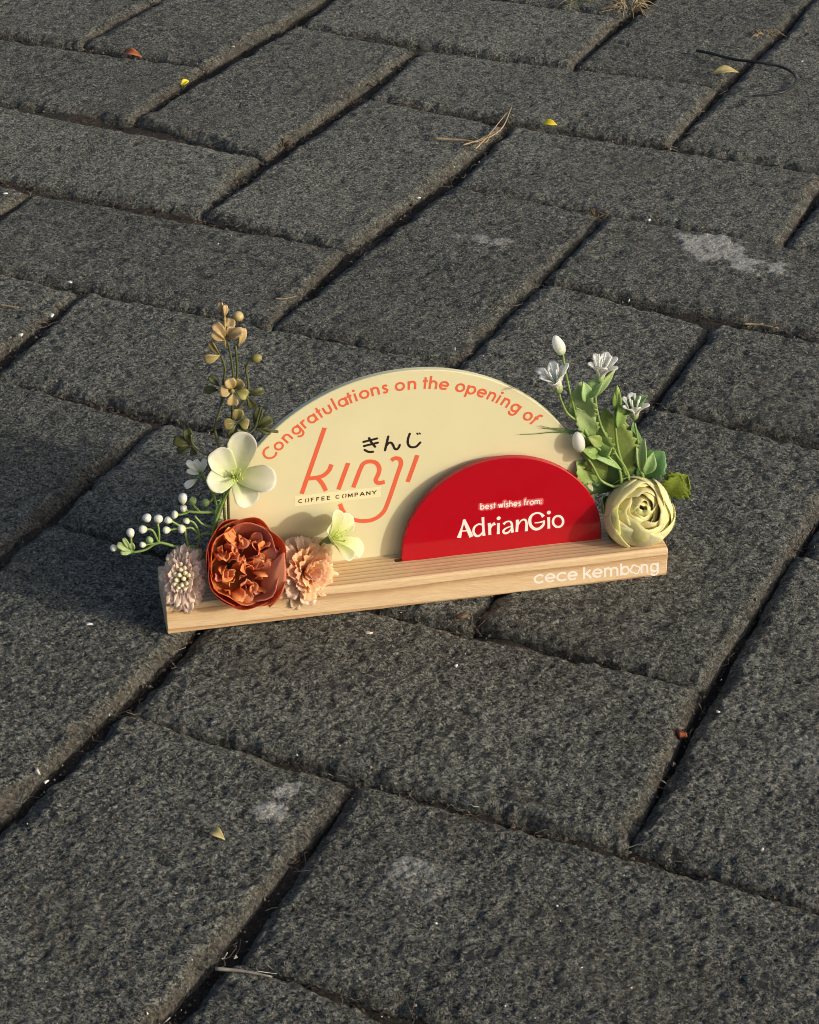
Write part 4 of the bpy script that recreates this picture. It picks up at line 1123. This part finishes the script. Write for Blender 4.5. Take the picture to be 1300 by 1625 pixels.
for P in ([(350, 530), (318, 400), (300, 320), (280, 220), (270, 150)], [(450, 680), (400, 640), (372, 612)], [(600, 830), (520, 790), (430, 745)], [(500, 690), (470, 650), (520, 700)], [(582, 580), (610, 500), (690, 430)]):
    ws.part('stem', tube([G4(*q, 0.0165) for q in P], 0.00045), M_STEM)
nw = to_cam(G4(500, 600))
LV = [((560, 920), (520, 475), 260, 0.0215, M_LEAF, .12, 11, (.1, 0, .1), 0.48), ((400, 585), (370, 325), 135, 0.0190, M_LEAF_LT, .14, 8, (-.2, 0, .2), 0.5),
      ((640, 900), (625, 540), 150, 0.0225, M_LEAF, .10, 9, (.3, 0, .2), 0.5), ((560, 950), (345, 770), 170, 0.0235, M_LEAF_DK, .12, 8, (-.2, 0, .2), 0.5),
      ((690, 900), (862, 728), 150, 0.0205, M_LEAF_DK, .10, 7, (.3, 0, .3), 0.62), ((860, 985), (1005, 872), 150, 0.0165, M_MOSSY, .16, 8, (.3, -.2, .2), 0.6), ((545, 960), (480, 760), 190, 0.0225, M_LEAF_DK, .12, 7, (-.2, 0, 0), 0.5),
      ((640, 860), (690, 560), 110, 0.0215, M_LEAF_DK, .0, 7, (.5, 0, 0), 0.5), ((470, 900), (352, 790), 120, 0.0200, M_LEAF, .2, 7, (-.1, 0, .2), 0.55), ((520, 800), (440, 560), 150, 0.0205, M_LEAF, .16, 9, (-.3, 0, .1), 0.5), ((470, 640), (345, 470), 90, 0.0185, M_LEAF_LT, .16, 7, (-.2, 0, .2), 0.5), ((880, 1000), (960, 870), 120, 0.0150, M_MOSSY, .2, 7, (.2, -.2, .2), 0.6), ((700, 860), (665, 590), 105, 0.0215, M_LEAF_DK, .0, 7, (-.2, 0, .2), 0.5)]
for i, (p0, p1, w, b, m_, se, nse, n_, wpos) in enumerate(LV):
    ws.part('leaf', leaf(G4(*p0, b), G4(*p1, b - 0.002), 1.22 * w / 3.693 / 3600, unit(nw + np.array(n_)), fold=0.22, bend=0.06, serr=se, nserr=nse, wpos=wpos, nu=44 if se else 12, nv=8, seed=i, wave=0.0006), m_)
for p0, p1, w, m_, n_ in (((408, 440), (395, 320), 62, M_LEAF_LT, (.4, 0, 0)), ((400, 420), (510, 285), 70, M_LEAF_LT, (0, 0, .4)), ((400, 430), (585, 245), 40, M_LEAF_LT, (.2, 0, -.4)), ((600, 520), (765, 395), 66, M_LEAF_DK, (0, 0, .6)), ((590, 590), (610, 430), 62, M_LEAF, (.5, 0, 0)),
                          ((730, 840), (745, 655), 60, M_LEAF_LT, (-.4, 0, .2)), ((755, 860), (800, 735), 66, M_LEAF_LT, (.2, 0, .2)), ((720, 840), (705, 700), 36, M_LEAF_LT, (.4, 0, 0)), ((480, 740), (560, 690), 85, M_LEAF, (0, 0, .5)), ((480, 755), (385, 715), 66, M_LEAF, (0, 0, .5)), ((500, 690), (420, 640), 60, M_LEAF, (0, 0, .3)), ((620, 835), (430, 742), 26, M_LEAF_LT, (0, 0, .4)),
                          ((585, 500), (590, 345), 44, M_LEAF, (0, 0, 0))):
    ws.part('leaf', leaf(G4(*p0), G4(*p1, 0.015), 1.2 * w / 3.693 / 3600, unit(nw + np.array(n_)), fold=0.35, bend=0.10, wpos=0.5, nu=10, nv=6), m_)
# thin dark blades lying over the panel's edge
for P, r in (([(358, 606), (250, 600), (140, 574)], .00045), ([(345, 618), (220, 612), (120, 622), (20, 626)], .0003), ([(350, 610), (260, 590), (150, 592)], .0003)):
    ws.part('blade', tube([G4(*q, 0.0185) for q in P], r, 5, None, 0.0001), M_LEAF_DK)
def small_flower(c, up, side, scale, n=6, b=0.0155, spread=0.55):
    C0 = G4(*c, b); top = G4(*up, b); ax = unit(top - C0 + np.array([0, -0.0015, 0])); fr = frame(ax)
    cal = ws.part('flower_head', ellipsoid(C0 - ax * 0.0012, C0 + ax * 0.0040, 0.0012 * scale, 10, 8, 0.6), M_LEAF_LT)
    for k in range(n):
        ws.part('petal', place(petal(0.0074 * scale, 0.0019 * scale, 0.0030, 6, 44 + 16 * (k % 2), 0.0008, 0.35, 0.7, 0.3, 2.2, seed=k, nu=8, nv=6, thick=0.0003), C0, fr, k * 2 * math.pi / n + side), M_WHITE_P, cal)
    for k in range(5):
        d = np.array([math.cos(k * 1.3) * .22, math.sin(k * 1.3) * .22, 1.0]) @ fr
        ws.part('stamen', tube([C0, C0 + unit(d) * 0.0078 * scale], 0.00030, 5, 4, 0.00042), M_WHITE_P, cal)
small_flower((248, 372), (212, 270), 0.3, 1.75)
small_flower((482, 310), (505, 195), 0.1, 1.6)
small_flower((690, 530), (685, 420), 0.5, 1.45)
for p0, p1, r, m_ in (((270, 155), (222, 48), 32, M_WHITE_P), ((374, 725), (352, 612), 36, M_WHITE_P), ((588, 470), (588, 342), 22, M_LEAF)):
    ws.part('bud', ellipsoid(G4(*p0), G4(*p1, 0.0155), r / 3.693 / 3600, 10, 8, -0.3), m_)

# --- cream rose on the right end
rc = PX(1013, 813, 0.0115)
ax = unit(np.array([-0.02, -0.72, 0.62])); fr = frame(ax, 0.0)
ro = Thing('rose', (rc[0], 0.0115, TOP), 'round cream yellow rose with green sepals on the right end of the base', 'flower')
def cup_petal(R, th_rim, span, spiral, seed, nu=14, nv=20, thick=0.00016, wave=0.0009, curl=0.0, th_base=150):
    """petal wrapped round a ball of radius R: from the base (th_base deg from the axis) up to its rim"""
    rnd = random.Random(seed); p = [rnd.uniform(0, 6.28) for _ in range(3)]
    V, g = [], []
    for i in range(nu + 1):
        s = i / nu
        for j in range(nv + 1):
            v = -1 + 2 * j / nv
            rim = th_rim + 26 * abs(v) ** 3.5 + 8 * math.sin(v * 2.2 + p[0]) + 2.0 * math.sin(v * 9 + p[2])
            th = math.radians(th_base + (rim - th_base) * s)
            az = math.radians(span / 2 * v * (0.35 + 0.65 * min(1, s * 1.5)))
            rr = R * (1 + spiral * v) + wave * s * math.sin(v * 4 + p[1]) + curl * max(0, s - 0.75) ** 2 * 16 * R
            zs = 0.92 if math.cos(th) > 0 else 1.0
            V.append((rr * math.sin(th) * math.cos(az), rr * math.sin(th) * math.sin(az), rr * math.cos(th) * zs)); g.append(s)
    V = np.array(V); N = grid_normals(V, nu, nv); V2, F = sheet_to_solid(V, nu, nv, thick, N)
    return V2, F, np.array(g + g)
R0 = 0.0147
LAY = [(R0, 50, 170, 3, 0.05, 0.012, M_ROSE_OUT, 0.75), (R0 * 0.965, 43, 165, 3, 0.05, 0.004, M_ROSE_OUT, 1.75), (R0 * 0.92, 37, 170, 3, 0.06, 0.0, M_ROSE, 0.3), (R0 * 0.72, 38, 165, 3, 0.08, 0.0, M_ROSE, 1.2), (R0 * 0.56, 32, 185, 2, 0.11, 0.0, M_ROSE, 0.2), (R0 * 0.40, 26, 200, 2, 0.15, 0.0, M_ROSE, 1.6), (R0 * 0.25, 14, 230, 2, 0.2, 0.0, M_ROSE, 0.7)]
for k, (R, rim, span, n, spi, cu, m_, off) in enumerate(LAY):
    for i in range(n):
        v = place(cup_petal(R, rim + 3 * (i % 2), span, spi, 10 * k + i, curl=cu), rc + ax * (R0 - R) * 0.62, fr, off + i * 2 * math.pi / n)
        ro.part('petal', v, m_)
for i in range(5):
    ph = i * 2 * math.pi / 5 + 0.62
    ro.part('sepal', place(cup_petal(R0 * 1.05, 86 + (i * 7) % 12, 86, 0.02, 200 + i, nv=12, wave=0.0009, th_base=165), rc, fr, ph), M_MOSSY if i % 2 else M_LEAF)
ro.part('stem', tube([(rc[0], 0.0135, TOP - 0.001), rc - ax * R0 * 0.95], 0.0018), M_STEM)

# ------------------------------------------------------------------ small litter on the paving
M_STRAW = plain('dry_straw', (0.34, 0.26, 0.15), 0.7, 0.3, 0.3, 400)
M_DRYBROWN = plain('dry_brown_stalk', (0.13, 0.088, 0.058), 0.8, 0.3, 0.35, 400)
M_WEED = plain('weed_green', (0.22, 0.22, 0.11), 0.6, 0.3, 0.3, 400)
M_YELLOW = plain('yellow_petal', (0.72, 0.56, 0.02), 0.6)
M_ORANGE = plain('orange_leaf', (0.42, 0.14, 0.055), 0.7, 0.3, 0.3, 500)
M_PALELEAF = plain('pale_dry_leaf', (0.40, 0.34, 0.15), 0.7, 0.3, 0.25, 400)
M_CHIP = plain('white_chip', (0.72, 0.69, 0.62), 0.7, 0.3, 0.15, 500)
M_BLACK = plain('black_plastic', (0.014, 0.014, 0.016), 0.4, 0.5, 0.2, 200)
M_RUST = plain('rusty_red_chip', (0.26, 0.075, 0.035), 0.8, 0.3, 0.3, 500)

def gp(x, y, z=0.001):
    return inv((x, y), z)
def litter(name, vf, mat, label, cat, group=None, origin=None, smooth=True):
    v = np.asarray(vf[0], float); o_ = v.mean(axis=0) if origin is None else np.asarray(origin, float)
    o_ = np.array([o_[0], o_[1], 0.0])
    ob = add_mesh(name, v - o_, vf[1], mat, None, smooth); ob.location = o_
    return tag(ob, label, cat, group)
def straws(px_lists, r, z=0.0015, rise=0.0):
    out = []
    for P in px_lists:
        pts = [gp(x, y, z + (rise * k / max(1, len(P) - 1))) for k, (x, y) in enumerate(P)]
        out.append(tube(pts, r, 5, None, r * 0.45))
    return merge(out)
def tuft(cx, cy, n, spread, r, seed, h=0.008, up=0.6):
    rnd = random.Random(seed); out = []
    c = gp(cx, cy, -0.004)
    for _ in range(n):
        an = rnd.uniform(0, 6.283); L_ = spread * rnd.uniform(0.4, 1.0)
        d = np.array([math.cos(an), math.sin(an), 0])
        s0 = c + d * rnd.uniform(0, 0.004)
        out.append(tube([s0, s0 + d * L_ * 0.45 + np.array([0, 0, h * rnd.uniform(.5, 1.2)]), s0 + d * L_ + np.array([rnd.uniform(-.003, .003), rnd.uniform(-.003, .003), h * rnd.uniform(0.1, up)])], r * rnd.uniform(.6, 1.1), 5, 7, r * 0.3))
    return merge(out)
def chip(x, y, size, seed, z=0.001, flat=0.35, elong=1.5):
    rnd = np.random.RandomState(seed); c = gp(x, y, z); n = 7
    an = np.sort(rnd.uniform(0, 6.28, n)); rot = rnd.uniform(0, 3.14)
    P = np.stack([np.cos(an) * elong, np.sin(an)], 1) * rnd.uniform(0.6, 1.0, (n, 1)) * size
    P = P @ np.array([[math.cos(rot), math.sin(rot)], [-math.sin(rot), math.cos(rot)]])
    V = [c + np.array([p[0], p[1], 0]) for p in P] + [c + np.array([p[0] * .8, p[1] * .8, size * flat * rnd.uniform(.6, 1.4)]) for p in P]
    F = [tuple(range(n))[::-1], tuple(range(n, 2 * n))] + [(i, (i + 1) % n, n + (i + 1) % n, n + i) for i in range(n)]
    return np.array(V), F

litter('dry_weed', tuft(908, 10, 26, 0.022, 0.0005, 1), M_WEED, 'dry weed tuft in the joint at the top edge, left one', 'weed')
litter('dry_weed', tuft(998, 20, 34, 0.024, 0.0006, 2), M_STRAW, 'straw-coloured weed tuft in the joint at the top edge, right one', 'weed')
litter('dry_weed', tuft(372, 285, 10, 0.010, 0.0003, 3, 0.004), M_WEED, 'small green weed in the joint above the tan sprig', 'weed')
litter('dry_stalk', tuft(447, 232, 22, 0.008, 0.00045, 4, 0.004), M_DRYBROWN, 'reddish brown dry stalks caught in the joint in the upper left', 'dry stalk')
litter('dry_stalk', tuft(783, 493, 20, 0.008, 0.0004, 5, 0.004), M_DRYBROWN, 'brown dry stalks in the joint above the cream panel', 'dry stalk')
litter('dry_stalk', tuft(945, 345, 16, 0.007, 0.0004, 6, 0.004), M_DRYBROWN, 'brown dry stalks at the joint corner left of the white stain', 'dry stalk')
litter('dry_stalk', tuft(1215, 62, 18, 0.012, 0.00045, 7, 0.006), M_STRAW, 'dry stalks in the joint above the black wire', 'dry stalk')
litter('dry_stalk', tuft(1068, 228, 12, 0.006, 0.0004, 8, 0.003), M_DRYBROWN, 'brown crumbled stalks at the joint corner below the pale leaf', 'dry stalk')
litter('dry_weed', tuft(1292, 1438, 9, 0.007, 0.0005, 9, 0.003), M_WEED, 'small green weed at the lower right edge', 'weed')
litter('straw', straws([[(688, 220), (730, 222), (760, 224), (795, 205), (812, 170)]], 0.0008), M_STRAW, 'long bent straw lying by the joint above the arch', 'straw')
litter('straw', straws([[(735, 230), (760, 222), (787, 209)], [(745, 214), (770, 226), (780, 208)], [(755, 236), (775, 215), (805, 178)]], 0.00055), M_STRAW, 'short broken straws beside the long bent straw', 'straw')
litter('straw', straws([[(1180, 514), (1205, 515), (1236, 521)]], 0.0006), M_STRAW, 'thin tan straw in the joint right of the white flowers', 'straw')
litter('straw', straws([[(437, 474), (452, 474), (470, 470)]], 0.0004), M_STRAW, 'tiny pale straw on the block right of the tan sprig', 'straw')
litter('straw', straws([[(0, 484), (20, 487), (30, 488)]], 0.0007), M_STRAW, 'orange straw at the left edge', 'straw')
litter('twig', straws([[(342, 1537), (385, 1541), (432, 1550)]], 0.0008, 0.0005), plain('grey_twig', (0.27, 0.25, 0.21), 0.8, 0.3, 0.3, 400), 'grey twig lying across the joint at the bottom', 'twig')
litter('twig', straws([[(1055, 1020), (1045, 1045), (1052, 1062)]], 0.0006, -0.001), M_DRYBROWN, 'thin brown stalk in the joint below the right end of the base', 'twig')
litter('black_wire', tube([gp(x, y, z) for x, y, z in ((1106, 80, .002), (1130, 85, .003), (1165, 94, .005), (1205, 99, .006), (1240, 106, .004), (1260, 118, .0025), (1262, 132, .002), (1245, 145, .0018), (1220, 150, .0015), (1196, 152, .0012))], 0.0011, 7, None, 0.0006), M_BLACK, 'curved black piece of wire lying in the upper right', 'wire')
litter('dry_leaf', leaf(gp(1130, 118, .002), gp(1172, 112, .004), 0.007, np.array([.2, -.3, 1.0]), bend=0.15, fold=0.4), M_PALELEAF, 'pale yellow dry leaf beside the black wire', 'leaf')
litter('dry_leaf', leaf(gp(198, 86, .0015), gp(224, 88, .003), 0.006, np.array([.2, -.5, 1.0]), bend=0.2, fold=0.5, serr=.2), M_ORANGE, 'small orange brown leaf scrap in the joint at the upper left', 'leaf')
litter('yellow_petal', leaf(gp(861, 196, .002), gp(884, 197, .003), 0.0045, np.array([.1, -.6, 1.0]), bend=0.15, fold=0.4), M_YELLOW, 'bright yellow petal in the joint at the upper middle', 'petal')
litter('yellow_petal', leaf(gp(288, 136, .002), gp(300, 127, .004), 0.004, np.array([.3, -.6, 1.0]), bend=0.2, fold=0.5), M_YELLOW, 'small yellow petal in the joint at the upper left', 'petal')
litter('yellow_petal', chip(591, 218, 0.0010, 31), M_YELLOW, 'tiny yellow crumb on the block left of the long straw', 'petal')
litter('yellow_petal', chip(720, 265, 0.0012, 32), M_PALELEAF, 'tiny yellowish crumb in the joint below the long straw', 'petal')
litter('seed_husk', leaf(gp(334, 1321, .001), gp(356, 1330, .0015), 0.004, np.array([.2, -.3, 1.0]), bend=0.25, fold=0.5), M_PALELEAF, 'small tan seed husk on the lower left block', 'husk')
litter('rusty_chip', chip(1083, 1167, 0.0024, 33, -0.002, 0.8), M_RUST, 'rusty red chip wedged in the joint at the right', 'chip')
litter('soil_crumb', chip(733, 978, 0.0024, 34, -0.0005, 0.5), M_DRYBROWN, 'brown crumb of soil at the joint just below the base', 'soil')
WH = [(62, 1224, 1.6, 'larger white chip in the joint at the left below the base'), (73, 1241, 1.1, 'small white chip next to the larger white chip at the left'), (586, 1005, 1.3, 'white flake on the block below the base'), (143, 990, 1.6, 'pale flake on the block left of the base'),
      (82, 501, 1.8, 'white chip in the joint at the left, nearest the straw'), (110, 448, 1.4, 'white chip at the joint corner at the left'), (33, 532, 1.4, 'white chip low in the joint near the left edge'), (370, 74, 1.0, 'white speck in the joint at the top left'), (1274, 98, 1.2, 'white speck near the right edge beside the black wire'),
      (724, 1057, 1.0, 'white speck on the block under the middle of the base'), (10, 308, 1.6, 'white chip at the left edge in the joint'), (1030, 350, 1.4, 'white chip in the joint at the end of the white stain'), (665, 314, 1.1, 'white speck in the joint above the arch'), (723, 554, 1.2, 'white chip in the joint right behind the cream panel'), (178, 1134, 1.3, 'white chip at the corner of the joint below the left end'), (1140, 1130, 1.0, 'pale chip in the joint at the right')]
for i, (x, y, s, lab) in enumerate(WH):
    litter('white_chip', chip(x, y, s * 0.0011, 50 + i, 0.0008), M_CHIP, lab, 'chip', 'white chips on the paving')
